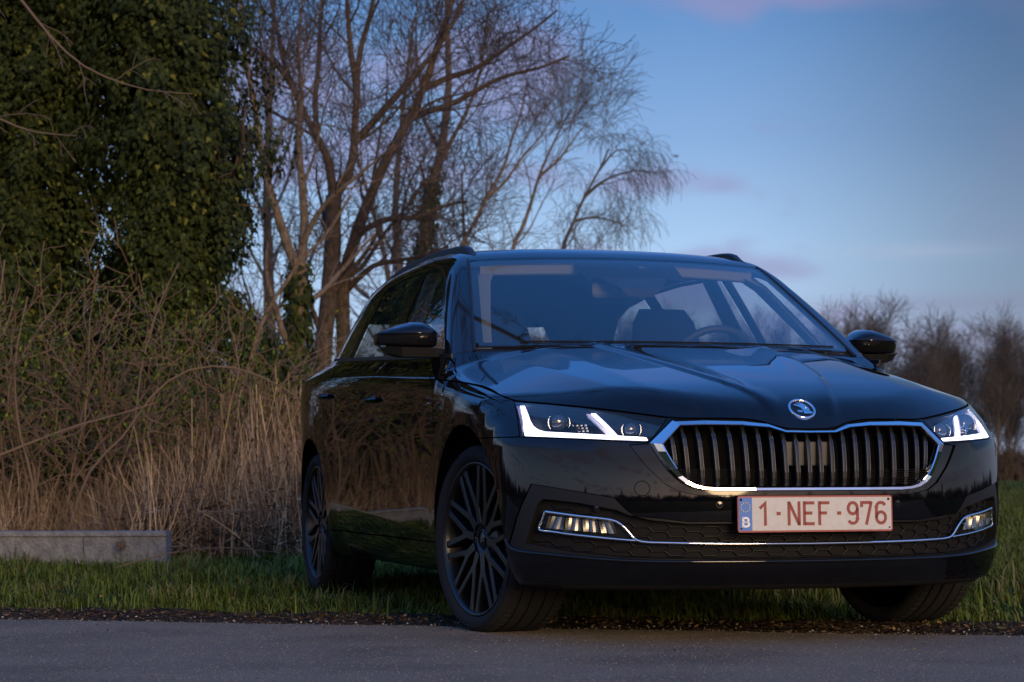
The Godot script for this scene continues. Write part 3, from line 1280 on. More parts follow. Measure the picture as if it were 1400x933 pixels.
	var scuttle := take(func(q): return minf(minf(q.y - 0.90, q.z + 0.55), minf(-0.19 - q.z, 0.735 + (q.z + 0.365) * 0.238 - q.x)))
	both("scuttle_panel", scuttle, M.satin, car, true, -0.012)
	# side windows and their black frame
	var frame_poly := P2([-0.27, 0.960, -0.60, 1.160, -0.90, 1.334, -1.05, 1.372, -1.22, 1.389, -1.42, 1.394, -1.9, 1.399, -2.25, 1.388, -2.55, 1.360, -2.75, 1.315, -2.92, 1.22, -3.04, 1.105, -2.95, 1.083, -2.15, 1.045, -1.33, 1.007, -0.5, 0.968])
	var frame := take_poly(frame_poly, 1, func(q): return q.x > 0.4 and q.y > 0.9)
	var wins := [P2([-0.47, 1.0, -0.70, 1.150, -0.985, 1.317, -1.10, 1.352, -1.22, 1.368, -1.37, 1.374, -1.275, 1.021]), P2([-1.365, 1.026, -1.465, 1.377, -1.9, 1.382, -2.21, 1.372, -2.125, 1.060]), P2([-2.255, 1.068, -2.34, 1.362, -2.55, 1.338, -2.72, 1.295, -2.86, 1.215, -2.97, 1.105])]
	var fp_: PackedVector3Array = frame[0]
	var fn_: PackedVector3Array = frame[1]
	for k in 3:
		var r := cut_poly(fp_, fn_, wins[k], 1, func(_q): return true)
		fp_ = r[2]
		fn_ = r[3]
		both(["front_side_window", "rear_side_window", "quarter_window"][k], [r[0], r[1]], M.side_glass if k == 0 else M.privacy_glass, car, false, -0.004)
	both("window_frame", [fp_, fn_], M.gloss, car, false, -0.0015)
	# roof, pillars
	var roof := take(func(q): return minf(minf(-0.86 - q.z, q.y - 1.25), 0.585 - q.x), 0.0)
	both("roof", roof, M.paint, car, true)
	both("headliner", roof, M.headliner, car, true, -0.035)
	var pillars := take(func(q): return minf(q.y - belt(q.z) + 0.004, -0.18 - q.z))
	both("window_pillar", pillars, M.paint, car, false)
	# lower body
	var bumper := take(func(q): return minf(0.668 - q.y, q.z - 0.03), 0.002)
	both("front_bumper", bumper, M.paint, car, true)
	both("sill", take(func(q): return 0.311 - q.y, 0.003), M.paint, car, false)
	both("front_wing", take(func(q): return q.z + 0.345 - 0.12 * (0.9 - q.y) * (0.9 - q.y), 0.002), M.paint, car, false)
	both("front_door", take(func(q): return q.z + 1.318, 0.0022), M.paint, car, false)
	both("rear_door", take(func(q): return q.z + 2.30 - 0.5 * maxf(0.0, 0.62 - absf(q.y - 0.40)) * 0.1, 0.0022), M.paint, car, false)
	both("rear_quarter_panel", [left_p, left_n], M.paint, car, false)
	both("panel_gap", [gap_p, gap_n], M.dark, car, true, -0.007)
	make_nose_details(car)
	make_plate(car)
	make_mirrors(car)
	make_side_details(car)
	make_interior(car)
	make_wheels(car)

func edge_at(poly: PackedVector2Array, x: float, top: bool) -> float:
	# highest or lowest crossing of an outline at that x
	var best := -1.0 if top else 9.0
	for k in poly.size():
		var a := poly[k]
		var b := poly[(k + 1) % poly.size()]
		if (a.x - x) * (b.x - x) <= 0.0 and absf(a.x - b.x) > 1e-6:
			var y := lerpf(a.y, b.y, (x - a.x) / (b.x - a.x))
			best = maxf(best, y) if top else minf(best, y)
	return best

func make_grille(car: Node3D, outer: PackedVector2Array, inner: PackedVector2Array) -> void:
	var g := holder("radiator_grille", car)
	# chrome frame: a bevelled band that stands proud of the nose
	var b := MB.new()
	var rings := []
	for k in outer.size():
		var o := outer[k]
		var i := inner[k]
		var foot := smoothstep(0.57, 0.52, o.y)
		rings.push_back(PackedVector3Array([nose_z(o, -0.016), nose_z(o, 0.003), nose_z(o.lerp(i, 0.22), lerpf(0.013, 0.0175, foot)), nose_z(o.lerp(i, 0.86), lerpf(0.019, 0.0165, foot)), nose_z(i, lerpf(0.016, 0.012, foot)), nose_z(i, -0.022)]))
	b.skin(rings, true)
	part("chrome_frame", b, M.chrome, g)
	var w := MB.new()
	for k in inner.size():
		var k2 := (k + 1) % inner.size()
		var m := Vector3(0, 0.6, 0.8) - nose_z(inner[k], 0.0)
		w.quad(nose_z(inner[k], -0.02), nose_z(inner[k2], -0.02), nose_z(inner[k2], -0.10), nose_z(inner[k], -0.10), Vector3(m.x, m.y, 0))
	part("recess_wall", w, M.satin, g)
	var back := MB.new()
	back.slab(inner, Transform3D(Basis.IDENTITY, Vector3(0, 0, 0.70)), 0.004)
	part("radiator_panel", back, M.dark, g)
	# inner black lip along the foot of the opening
	for s in SLATS.size() * 2 - 1:
		var j := s - SLATS.size() + 1
		var x: float = SLATS[absi(j)] * signf(j)
		var yt := edge_at(inner, x, true) - 0.004
		var yb := edge_at(inner, x, false) + 0.006
		if yt - yb < 0.03:
			continue
		var fin := MB.new()
		var trim := MB.new()
		var path := PackedVector3Array()
		var p1 := PackedVector3Array()
		var p2 := PackedVector3Array()
		for k in 9:
			var f := k / 8.0
			var y := lerpf(yb, yt, f)
			var lean := 0.010 * f * x / 0.4
			var bow := -0.010 * pow(absf(f - 0.45) * 1.8, 3.0)
			var q := Vector3(x + lean, y, front_z(absf(x), y) - 0.030 + bow)
			path.push_back(q)
			p1.push_back(q + Vector3(-0.0050, 0, 0.017))
			p2.push_back(q + Vector3(0.0050, 0, 0.017))
		fin.bar(path, 0.0070, 0.016, Vector3.RIGHT, 0.0025)
		trim.bar(p1, 0.0016, 0.0020, Vector3.RIGHT, 0.0007)
		trim.bar(p2, 0.0016, 0.0020, Vector3.RIGHT, 0.0007)
		part("slat", fin, M.satin, g)
		part("slat_trim", trim, M.slat_trim, g)
	var radar := MB.new()
	radar.box(Vector3(0.0, 0.612, front_z(0, 0.61) - 0.042), Vector3(0.150, 0.076, 0.012), Basis.IDENTITY, 0.003)
	part("sensor_cover", radar, M.radar, g)
	var fins := MB.new()
	for k in 7:
		fins.box(Vector3(0.0, 0.52 + k * 0.007, front_z(0, 0.55) - 0.055), Vector3(0.84, 0.0016, 0.004))
	part("cooling_fins", fins, M.matte, g)

func make_headlights(car: Node3D, lens: Array, outline: PackedVector2Array) -> void:
	var shr := dense(Geometry2D.offset_polygon(outline, -0.004)[0], 0.02)
	for sd in [1.0, -1.0]:
		var h := holder("headlight", car)
		var F := func(p: PackedVector2Array) -> PackedVector2Array:
			var q := PackedVector2Array()
			for e in p:
				q.push_back(V(e.x * sd, e.y))
			return q
		var b := MB.new()
		b.soup(lens[0], lens[1], sd < 0.0)
		part("lens_cover", b, M.clear, h)
		var bowl := MB.new()
		bowl.soup(lens[0], lens[1], sd < 0.0, -0.060)
		var o: PackedVector2Array = F.call(shr)
		nose_walls(bowl, o, o, -0.003, -0.061)
		part("housing", bowl, M.satin, h)
		# inner shelf under the light strip
		var shelf := MB.new()
		nose_slab(shelf, F.call(P2([0.507, 0.651, 0.83, 0.672, 0.826, 0.682, 0.785, 0.688, 0.60, 0.671, 0.512, 0.664])), -0.06, -0.016)
		part("shelf", shelf, M.gloss, h)
		var strip := MB.new()
		nose_slab(strip, F.call(P2([0.8075, 0.775, 0.7975, 0.7745, 0.800, 0.730, 0.797, 0.708, 0.788, 0.695, 0.772, 0.6875, 0.60, 0.6725, 0.509, 0.6655, 0.506, 0.6580, 0.61, 0.6630, 0.80, 0.6745, 0.824, 0.6765, 0.817, 0.72])), -0.014, -0.007)
		part("running_light", strip, M.drl, h)
		var slash := MB.new()
		nose_slab(slash, F.call(P2([0.6410, 0.7445, 0.6290, 0.7435, 0.5870, 0.6720, 0.5990, 0.6725])), -0.016, -0.0065)
		part("running_light", slash, M.drl, h)
		var dim := MB.new()
		nose_slab(dim, F.call(P2([0.6545, 0.745, 0.6425, 0.7445, 0.6005, 0.6728, 0.6120, 0.6735])), -0.03, -0.010)
		nose_slab(dim, F.call(P2([0.8165, 0.7765, 0.8085, 0.7755, 0.8175, 0.722, 0.8235, 0.690, 0.8285, 0.690])), -0.03, -0.010)
		part("light_guide", dim, M.drl_dim, h)
		# two projector lenses with bright rings
		for e in [[0.735, 0.7330, 0.030], [0.548, 0.7045, 0.0265]]:
			var c := nose(V(e[0] * sd, e[1]), -0.032)
			var r: float = e[2]
			var ax := Vector3(sd * 0.10, 0.03, 1).normalized()
			var xf := Transform3D(Basis(Vector3.UP.cross(ax).normalized(), ax.cross(Vector3.UP.cross(ax)).normalized(), ax), c)
			var pl := MB.new()
			var prof := PackedVector2Array()
			for k in 9:
				var a := PI * 0.5 * k / 8.0
				prof.push_back(V(r * 0.86 * cos(a), r * 0.45 * sin(a)))
			pl.lathe(prof, xf, 32, 0.3)
			part("projector_lens", pl, M.lens, h)
			var ri := MB.new()
			ri.lathe(P2([r * 1.12, -0.012, r * 1.10, 0.004, r * 1.02, 0.006, r * 0.87, -0.004, r * 0.85, -0.016]), xf, 32, 0.3)
			part("projector_ring", ri, M.gloss, h)
			var arc := MB.new()
			for w in [[-0.55, 0.55], [2.55, 3.75]]:
				var pp := PackedVector3Array()
				var rr := PackedFloat32Array()
				for k in 9:
					var a: float = lerpf(w[0], w[1], k / 8.0)
					pp.push_back(xf * Vector3(cos(a) * r * 1.16, sin(a) * r * 1.16, 0.008))
					rr.push_back(0.0028 * sin(PI * (k + 0.6) / 9.2))
				arc.tube(pp, rr, 6, true)
			part("bright_trim", arc, M.chrome, h)
			var glint := MB.new()
			glint.ball(xf * Vector3(r * 0.1, -r * 0.1, r * 0.10), Vector3.ONE * r * 0.20, 10, 6)
			part("reflector", glint, M.reflector, h)
		# small reflector block between the lenses
		var blk := MB.new()
		for k in 3:
			for j in 3:
				var c := nose(V((0.668 + k * 0.011) * sd, 0.703 + j * 0.010), -0.034)
				blk.box(c, Vector3(0.009, 0.008, 0.006), Basis.IDENTITY, 0.002)
		part("indicator_block", blk, M.reflector, h)
		var bl := MB.new()
		bl.bar(PackedVector3Array([nose(V(0.700 * sd, 0.722), -0.024), nose(V(0.688 * sd, 0.698), -0.024)]), 0.004, 0.002, Vector3.RIGHT)
		part("bright_trim", bl, M.chrome, h)

func make_nose_details(car: Node3D) -> void:
	# fog lamps in chrome frames and the long chrome strip between them
	var strip := MB.new()
	var path := PackedVector3Array()
	var rad := PackedFloat32Array()
	var half := smooth_line(P2([0.785, 0.4335, 0.707, 0.421, 0.640, 0.4125, 0.610, 0.407, 0.592, 0.398, 0.572, 0.379, 0.552, 0.354, 0.535, 0.343, 0.505, 0.339, 0.477, 0.338, 0.30, 0.334, 0.0, 0.332]), 4)
	for k in half.size():
		path.push_back(nose(half[k], -0.010))
	for k in range(half.size() - 2, -1, -1):
		path.push_back(nose(V(-half[k].x, half[k].y), -0.010))
	for k in path.size():
		rad.push_back(0.0046)
	strip.tube(path, rad, 8, true)
	part("chrome_strip", strip, M.chrome, car)
	for sd in [1.0, -1.0]:
		var f := holder("fog_lamp", car)
		var fr := MB.new()
		var p := PackedVector3Array()
		var r := PackedFloat32Array()
		for q in smooth_line(P2([0.786, 0.433, 0.793, 0.404, 0.799, 0.376, 0.76, 0.3695, 0.723, 0.363, 0.631, 0.352, 0.545, 0.344]), 3):
			p.push_back(nose(V(q.x * sd, q.y), -0.010))
			r.push_back(0.0042)
		fr.tube(p, r, 8, true)
		part("chrome_frame", fr, M.chrome, f)
		var back := MB.new()
		nose_slab(back, P2([0.785 * sd, 0.430, 0.69 * sd, 0.417, 0.606 * sd, 0.404, 0.585 * sd, 0.392, 0.556 * sd, 0.350, 0.63 * sd, 0.354, 0.795 * sd, 0.378]), -0.05, -0.026)
		part("housing", back, M.matte, f)
		for k in 4:
			var cell := MB.new()
			var u0 := 0.02 + k * 0.245
			var grid := []
			for a in 8:
				var row := PackedVector3Array()
				for c in 7:
					var s := a / 7.0
					var t := c / 6.0
					var u := u0 + 0.225 * s
					var top := V(lerpf(0.779, 0.606, u), lerpf(0.4195, 0.399, u))
					var bot := V(lerpf(0.787, 0.590, u), lerpf(0.3815, 0.3635, u))
					var q := bot.lerp(top, t)
					var dep := -0.008 - 0.020 * (1.0 - pow(2.0 * s - 1.0, 2.0)) * (0.35 + 0.65 * t)
					if a == 3 or a == 4:
						dep += 0.006
					row.push_back(nose(V(q.x * sd, q.y), dep))
				grid.push_back(row)
			for a in 7:
				for c in 6:
					cell.quad(grid[a][c], grid[a + 1][c], grid[a + 1][c + 1], grid[a][c + 1], Vector3(0, 0, 1))
			part("reflector", cell, M.fog_cell, f)
		var pane := MB.new()
		nose_slab(pane, P2([0.783 * sd, 0.426, 0.69 * sd, 0.415, 0.606 * sd, 0.403, 0.585 * sd, 0.388, 0.558 * sd, 0.351, 0.63 * sd, 0.356, 0.792 * sd, 0.379]), -0.0065, -0.006)
		part("lens_cover", pane, M.clear, f)
		# parking sensors
		for e in [[0.301, 0.456, 0.0095], [0.655, 0.444, 0.0085]]:
			var ps := MB.new()
			var c := nose(V(e[0] * sd, e[1]), 0.0)
			var n := body_n(Vector3(absf(c.x), c.y, c.z))
			n.x *= sd
			var xf := Transform3D(Basis(Vector3.UP.cross(n).normalized(), n.cross(Vector3.UP.cross(n)).normalized(), n), c)
			if e[0] > 0.5:
				xf.origin -= n * 0.014
			ps.lathe(P2([e[2] * 1.15, -0.004, e[2] * 1.12, 0.0012, e[2] * 0.98, 0.0012, e[2] * 0.96, -0.002]), xf, 28, 0.2)
			part("sensor_ring", ps, M.satin, car)
			var pd := MB.new()
			pd.lathe(P2([e[2] * 0.95, -0.003, e[2] * 0.92, 0.0016, 0.0001, 0.0022]), xf, 28, 0.2)
			part("parking_sensor", pd, M.gloss, car)
	# towing-eye cover: a round cut line on the right of the bumper
	var tc := MB.new()
	var pts := PackedVector3Array()
	var rs := PackedFloat32Array()
	for k in 49:
		var a := TAU * k / 48.0
		pts.push_back(nose(V(-0.528 + 0.0215 * cos(a), 0.506 + 0.0225 * sin(a)), 0.0002))
		rs.push_back(0.0013)
	tc.tube(pts, rs, 5, false)
	part("tow_cover_seam", tc, M.dark, car)
	# badge on the front edge of the bonnet
	var bc := nose(V(0, 0.7515), 0.0)
	var bnm := (body_n(bc) + Vector3(0, 0.02, 0)).normalized()
	var bx := Transform3D(Basis(Vector3.RIGHT, bnm.cross(Vector3.RIGHT).normalized(), bnm), bc + bnm * 0.001)
	var bh := holder("bonnet_badge", car)
	var ring := MB.new()
	ring.lathe(P2([0.0455, -0.008, 0.0450, 0.001, 0.0435, 0.0035, 0.0410, 0.0044, 0.0385, 0.0035, 0.0372, 0.0005, 0.0370, -0.008]), bx, 56, 0.2)
	part("badge_ring", ring, M.chrome, bh)
	var disc := MB.new()
	disc.lathe(P2([0.0375, -0.006, 0.0372, 0.0003, 0.0001, 0.0006]), bx, 40, 0.2)
	part("badge_disc", disc, M.gloss, bh)
	var arrow := MB.new()
	var s := 0.036
	var wing := [
		P2([0.62, -0.42, 0.60, -0.05, 0.45, 0.28, 0.20, 0.52, -0.08, 0.66, -0.30, 0.72, -0.05, 0.52, 0.05, 0.42, -0.20, 0.52, -0.45, 0.58, -0.18, 0.36, -0.02, 0.24, -0.30, 0.36, -0.66, 0.42, -0.72, 0.30, -0.40, 0.16, -0.14, 0.0, -0.06, -0.20, -0.02, -0.42]),
		P2([-0.02, -0.46, 0.60, -0.46, 0.86, -0.62, 0.60, -0.78, -0.04, -0.78, -0.04, -0.62]),
		P2([-0.10, -0.40, -0.14, -0.62, -0.42, -0.62, -0.62, -0.40, -0.40, -0.32]),
	]
	for w in wing:
		var p := PackedVector2Array()
		for q in w:
			p.push_back(q * s + V(0.001, 0.004))
		arrow.slab(p, bx, 0.0032)
	part("badge_arrow", arrow, M.chrome, bh)
	var eye := MB.new()
	eye.ball(bx * Vector3(0.0125, 0.0045, 0.0034), Vector3.ONE * 0.0036, 10, 6)
	part("badge_eye", eye, M.chrome, bh)
	# lip along the foot of the bumper
	var lip := MB.new()
	var lp := PackedVector3Array()
	for k in 41:
		var x := -0.80 + 1.60 * k / 40.0
		lp.push_back(nose(V(x, 0.212), -0.026))
	lip.bar(lp, 0.016, 0.022, Vector3.UP, 0.006)
	part("air_dam", lip, M.dark, car)
	var sl := MB.new()
	var sp := PackedVector3Array()
	var sr := PackedFloat32Array()
	var line := smooth_line(P2([0.868, 0.345, 0.862, 0.326, 0.846, 0.310, 0.80, 0.303, 0.721, 0.2955, 0.613, 0.286, 0.479, 0.281, 0.25, 0.2795, 0.0, 0.279]), 6)
	for k in line.size():
		sp.push_back(nose(line[k], -0.002))
	for k in range(line.size() - 2, -1, -1):
		sp.push_back(nose(V(-line[k].x, line[k].y), -0.002))
	for k in sp.size():
		sr.push_back(0.0065)
	sl.tube(sp, sr, 12, true)
	part("bumper_lip", sl, M.paint, car)

# strokes of the plate's characters in a box 1 high, per width
func arc(c: Vector2, r: Vector2, a0: float, a1: float, m := 12) -> PackedVector2Array:
	var p := PackedVector2Array()
	for k in m + 1:
		var a := deg_to_rad(lerpf(a0, a1, float(k) / m))
		p.push_back(c + V(cos(a) * r.x, sin(a) * r.y))
	return p

func glyph(ch: String) -> Array:
	match ch:
		"1":
			return [P2([0.0, 0.72, 0.24, 0.93, 0.24, 0.0])]
		"-":
			return [P2([0.0, 0.5, 0.18, 0.5])]
		"N":
			return [P2([0.0, 0.0, 0.0, 1.0]), P2([0.46, 0.0, 0.46, 1.0]), P2([0.0, 0.98, 0.46, 0.02])]
		"E":
			return [P2([0.0, 0.0, 0.0, 1.0]), P2([0.0, 0.935, 0.46, 0.935]), P2([0.0, 0.51, 0.36, 0.51]), P2([0.0, 0.065, 0.46, 0.065])]
		"F":
			return [P2([0.0, 0.0, 0.0, 1.0]), P2([0.0, 0.935, 0.46, 0.935]), P2([0.0, 0.51, 0.34, 0.51])]
		"7":
			return [P2([0.0, 0.74, 0.0, 0.935, 0.45, 0.935]), P2([0.45, 0.97, 0.20, 0.0])]
		"9":
			var a := arc(V(0.23, 0.70), V(0.21, 0.235), 0, 360, 24)
			var t := P2([0.44, 0.72, 0.44, 0.27])
			t.append_array(arc(V(0.23, 0.27), V(0.21, 0.205), 0, -155, 14))
			return [a, t]
		"6":
			var a := arc(V(0.23, 0.30), V(0.21, 0.235), 0, 360, 24)
			var t := P2([0.02, 0.28, 0.02, 0.73])
			t.append_array(arc(V(0.23, 0.73), V(0.21, 0.205), 180, 25, 14))
			return [a, t]
		"B":
			var t := P2([0.0, 0.93, 0.25, 0.93])
			t.append_array(arc(V(0.25, 0.72), V(0.20, 0.21), 80, -80, 8))
			t.append_array(P2([0.0, 0.51]))
			var u := P2([0.0, 0.51, 0.27, 0.51])
			u.append_array(arc(V(0.27, 0.29), V(0.22, 0.22), 80, -80, 8))
			u.append_array(P2([0.0, 0.07]))
			return [P2([0.02, 0.0, 0.02, 1.0]), t, u]
	return []

func make_plate(car: Node3D) -> void:
	var pl := holder("number_plate", car)
	var z := 0.897
	var xf := Transform3D(Basis(Vector3.RIGHT, -0.025), Vector3(0, 0.4265, z))
	var hold := MB.new()
	hold.box(Vector3(0, 0.4265, z - 0.020), Vector3(0.50, 0.098, 0.036), Basis.IDENTITY, 0.004)
	part("plate_holder", hold, M.matte, pl)
	var rr := func(w: float, h: float, r: float) -> PackedVector2Array:
		var p := PackedVector2Array()
		for c in [[w - r, h - r, 0], [-w + r, h - r, 90], [-w + r, -h + r, 180], [w - r, -h + r, 270]]:
			for k in 5:
				var a := deg_to_rad(c[2] + 90.0 * k / 4.0)
				p.push_back(V(c[0] + r * cos(a), c[1] + r * sin(a)))
		return p
	var base := MB.new()
	base.slab(rr.call(0.260, 0.0557, 0.008), Transform3D(xf.basis, xf * Vector3(0, 0, -0.003)), 0.004, true)
	part("plate_frame", base, M.plate_frame, pl)
	var white := MB.new()
	white.slab(P2([-0.2125, -0.0505, 0.2555, -0.0505, 0.2555, 0.0505, -0.2125, 0.0505]), xf, 0.0018)
	part("plate_face", white, M.plate_white, pl)
	var blue := MB.new()
	blue.slab(P2([-0.2555, -0.0505, -0.2125, -0.0505, -0.2125, 0.0505, -0.2555, 0.0505]), xf, 0.0017)
	part("country_band", blue, M.plate_blue, pl)
	var place := func(ch: String, x: float, y: float, h: float, hw: float, m: Material, wide := 1.0) -> void:
		var b := MB.new()
		for l in glyph(ch):
			var p := PackedVector2Array()
			for q in l:
				p.push_back(V(x + q.x * h * wide, y + q.y * h))
			b.ribbon(p, hw, xf, 0.0030)
		part("letter", b, m, pl)
	var h := 0.0735
	# where each character starts along the plate
	var row := [["1", -0.1870], ["-", -0.1315], ["N", -0.0905], ["E", -0.0390], ["F", 0.0118], ["-", 0.0715], ["9", 0.1075], ["7", 0.1550], ["6", 0.2035]]
	for e in row:
		place.call(e[0], e[1], -0.0355 if e[0] != "-" else -0.0355, h, 0.0047 if e[0] != "-" else 0.0050, M.plate_red, 1.0)
	place.call("B", -0.2435, -0.0395, 0.0300, 0.0030, M.letter_white, 1.35)
	var stars := MB.new()
	for k in 12:
		var a := TAU * k / 12.0
		var c := V(-0.234 + 0.0145 * cos(a), 0.0215 + 0.0145 * sin(a))
		var p := PackedVector2Array()
		for j in 10:
			var r := 0.0026 if j % 2 == 0 else 0.0011
			p.push_back(c + V(sin(TAU * j / 10.0), cos(TAU * j / 10.0)) * r)
		stars.slab(p, xf, 0.0022)
	part("star_ring", stars, M.star, pl)
	for e in [[-0.249, 0.0440], [0.2465, 0.0440], [-0.249, -0.0440], [0.249, -0.0440]]:
		var s := MB.new()
		var big := 0.0042 if e[1] > 0 else 0.0030
		s.ball(xf * Vector3(e[0], e[1], 0.0020), Vector3(big, big, 0.0022), 12, 6)
		part("screw", s, M.matte, pl)

func make_mirrors(car: Node3D) -> void:
	for sd in [1.0, -1.0]:
		var m := holder("door_mirror", car)
		# sections from the inner end to the tip: x, top, crease, foot of the band, front, rear
		var S := [[0.826, 1.068, 1.0645, 1.018, -0.560, -0.625], [0.840, 1.083, 1.064, 1.015, -0.528, -0.640], [0.862, 1.100, 1.063, 1.013, -0.506, -0.650], [0.890, 1.1115, 1.0625, 1.012, -0.497, -0.658], [0.925, 1.1095, 1.062, 1.012, -0.500, -0.662], [0.965, 1.098, 1.0622, 1.0135, -0.515, -0.665], [1.000, 1.085, 1.0628, 1.016, -0.538, -0.665], [1.028, 1.073, 1.063, 1.020, -0.570, -0.662], [1.043, 1.0655, 1.0632, 1.027, -0.598, -0.658]]
		var up := MB.new()
		var dn := MB.new()
		var gu := []
		var gd := []
		var c9: Array = S
		for s in c9:
			var ru := PackedVector3Array()
			var rd := PackedVector3Array()
			for k in 11:
				var a := PI * 0.5 * k / 10.0
				# front edge at the crease up over the top to the rear
				ru.push_back(Vector3(sd * s[0], s[2] + (s[1] - s[2]) * pow(sin(a), 0.8), lerpf(s[5] + 0.01, s[4], pow(cos(a), 0.9))))
			ru.push_back(Vector3(sd * s[0], s[2], s[5]))
			for k in 6:
				var f := k / 5.0
				rd.push_back(Vector3(sd * s[0], lerpf(s[2] - 0.0015, s[3], f), s[4] - 0.004 - 0.022 * f * f))
			rd.push_back(Vector3(sd * s[0], s[3], s[5]))
			rd.push_back(Vector3(sd * s[0], s[2] - 0.0015, s[5]))
			gu.push_back(ru)
			gd.push_back(rd)
		smooth_sheet(up, gu, Vector3(sd * 0.93, 1.055, -0.60), true)
		smooth_sheet(dn, gd, Vector3(sd * 0.93, 1.045, -0.60), true)
		part("upper_shell", up, M.paint, m)
		part("lower_shell", dn, M.gloss, m)
		var arm := MB.new()
		arm.skin([
			PackedVector3Array([Vector3(sd * 0.775, 1.000, -0.46), Vector3(sd * 0.775, 1.000, -0.62), Vector3(sd * 0.775, 0.974, -0.62), Vector3(sd * 0.775, 0.974, -0.46)]),
			PackedVector3Array([Vector3(sd * 0.85, 1.008, -0.50), Vector3(sd * 0.85, 1.008, -0.63), Vector3(sd * 0.85, 0.976, -0.62), Vector3(sd * 0.85, 0.976, -0.51)]),
			PackedVector3Array([Vector3(sd * 0.97, 1.012, -0.52), Vector3(sd * 0.97, 1.012, -0.65), Vector3(sd * 0.965, 0.978, -0.63), Vector3(sd * 0.965, 0.978, -0.535)]),
			PackedVector3Array([Vector3(sd * 1.022, 1.016, -0.56), Vector3(sd * 1.022, 1.016, -0.65), Vector3(sd * 1.005, 0.990, -0.63), Vector3(sd * 1.005, 0.990, -0.57)])], false, true)
		part("mirror_arm", arm, M.satin, m)
		var lamp := MB.new()
		lamp.bar(PackedVector3Array([Vector3(sd * 1.032, 1.0165, -0.585), Vector3(sd * 1.020, 1.0150, -0.560)]), 0.004, 0.0025, Vector3.UP, 0.001)
		part("side_repeater", lamp, M.chrome_dark, m)

# a grid of points as a smooth sheet facing away from "centre"; ends closed
func smooth_sheet(b: MB, g: Array, centre: Vector3, caps := false) -> void:
	var m := g.size()
	var c: int = g[0].size()
	var nn := []
	for a in m:
		var row := PackedVector3Array()
		for k in c:
			var du: Vector3 = g[mini(a + 1, m - 1)][k] - g[maxi(a - 1, 0)][k]
			var dv: Vector3 = g[a][mini(k + 1, c - 1)] - g[a][maxi(k - 1, 0)]
			var n := du.cross(dv).normalized()
			if n.dot(g[a][k] - centre) < 0.0:
				n = -n
			row.push_back(n)
		nn.push_back(row)
	for a in m - 1:
		for k in c - 1:
			b.tri(g[a][k], g[a + 1][k], g[a + 1][k + 1], nn[a][k], nn[a + 1][k], nn[a + 1][k + 1])
			b.tri(g[a][k], g[a + 1][k + 1], g[a][k + 1], nn[a][k], nn[a + 1][k + 1], nn[a][k + 1])
	if caps:
		for a in [0, m - 1]:
			var q := Vector3.ZERO
			for e in g[a]:
				q += e
			q /= c
			var out := (q - centre).normalized()
			for k in c:
				b.tri(q, g[a][k], g[a][(k + 1) % c], out, out, out)

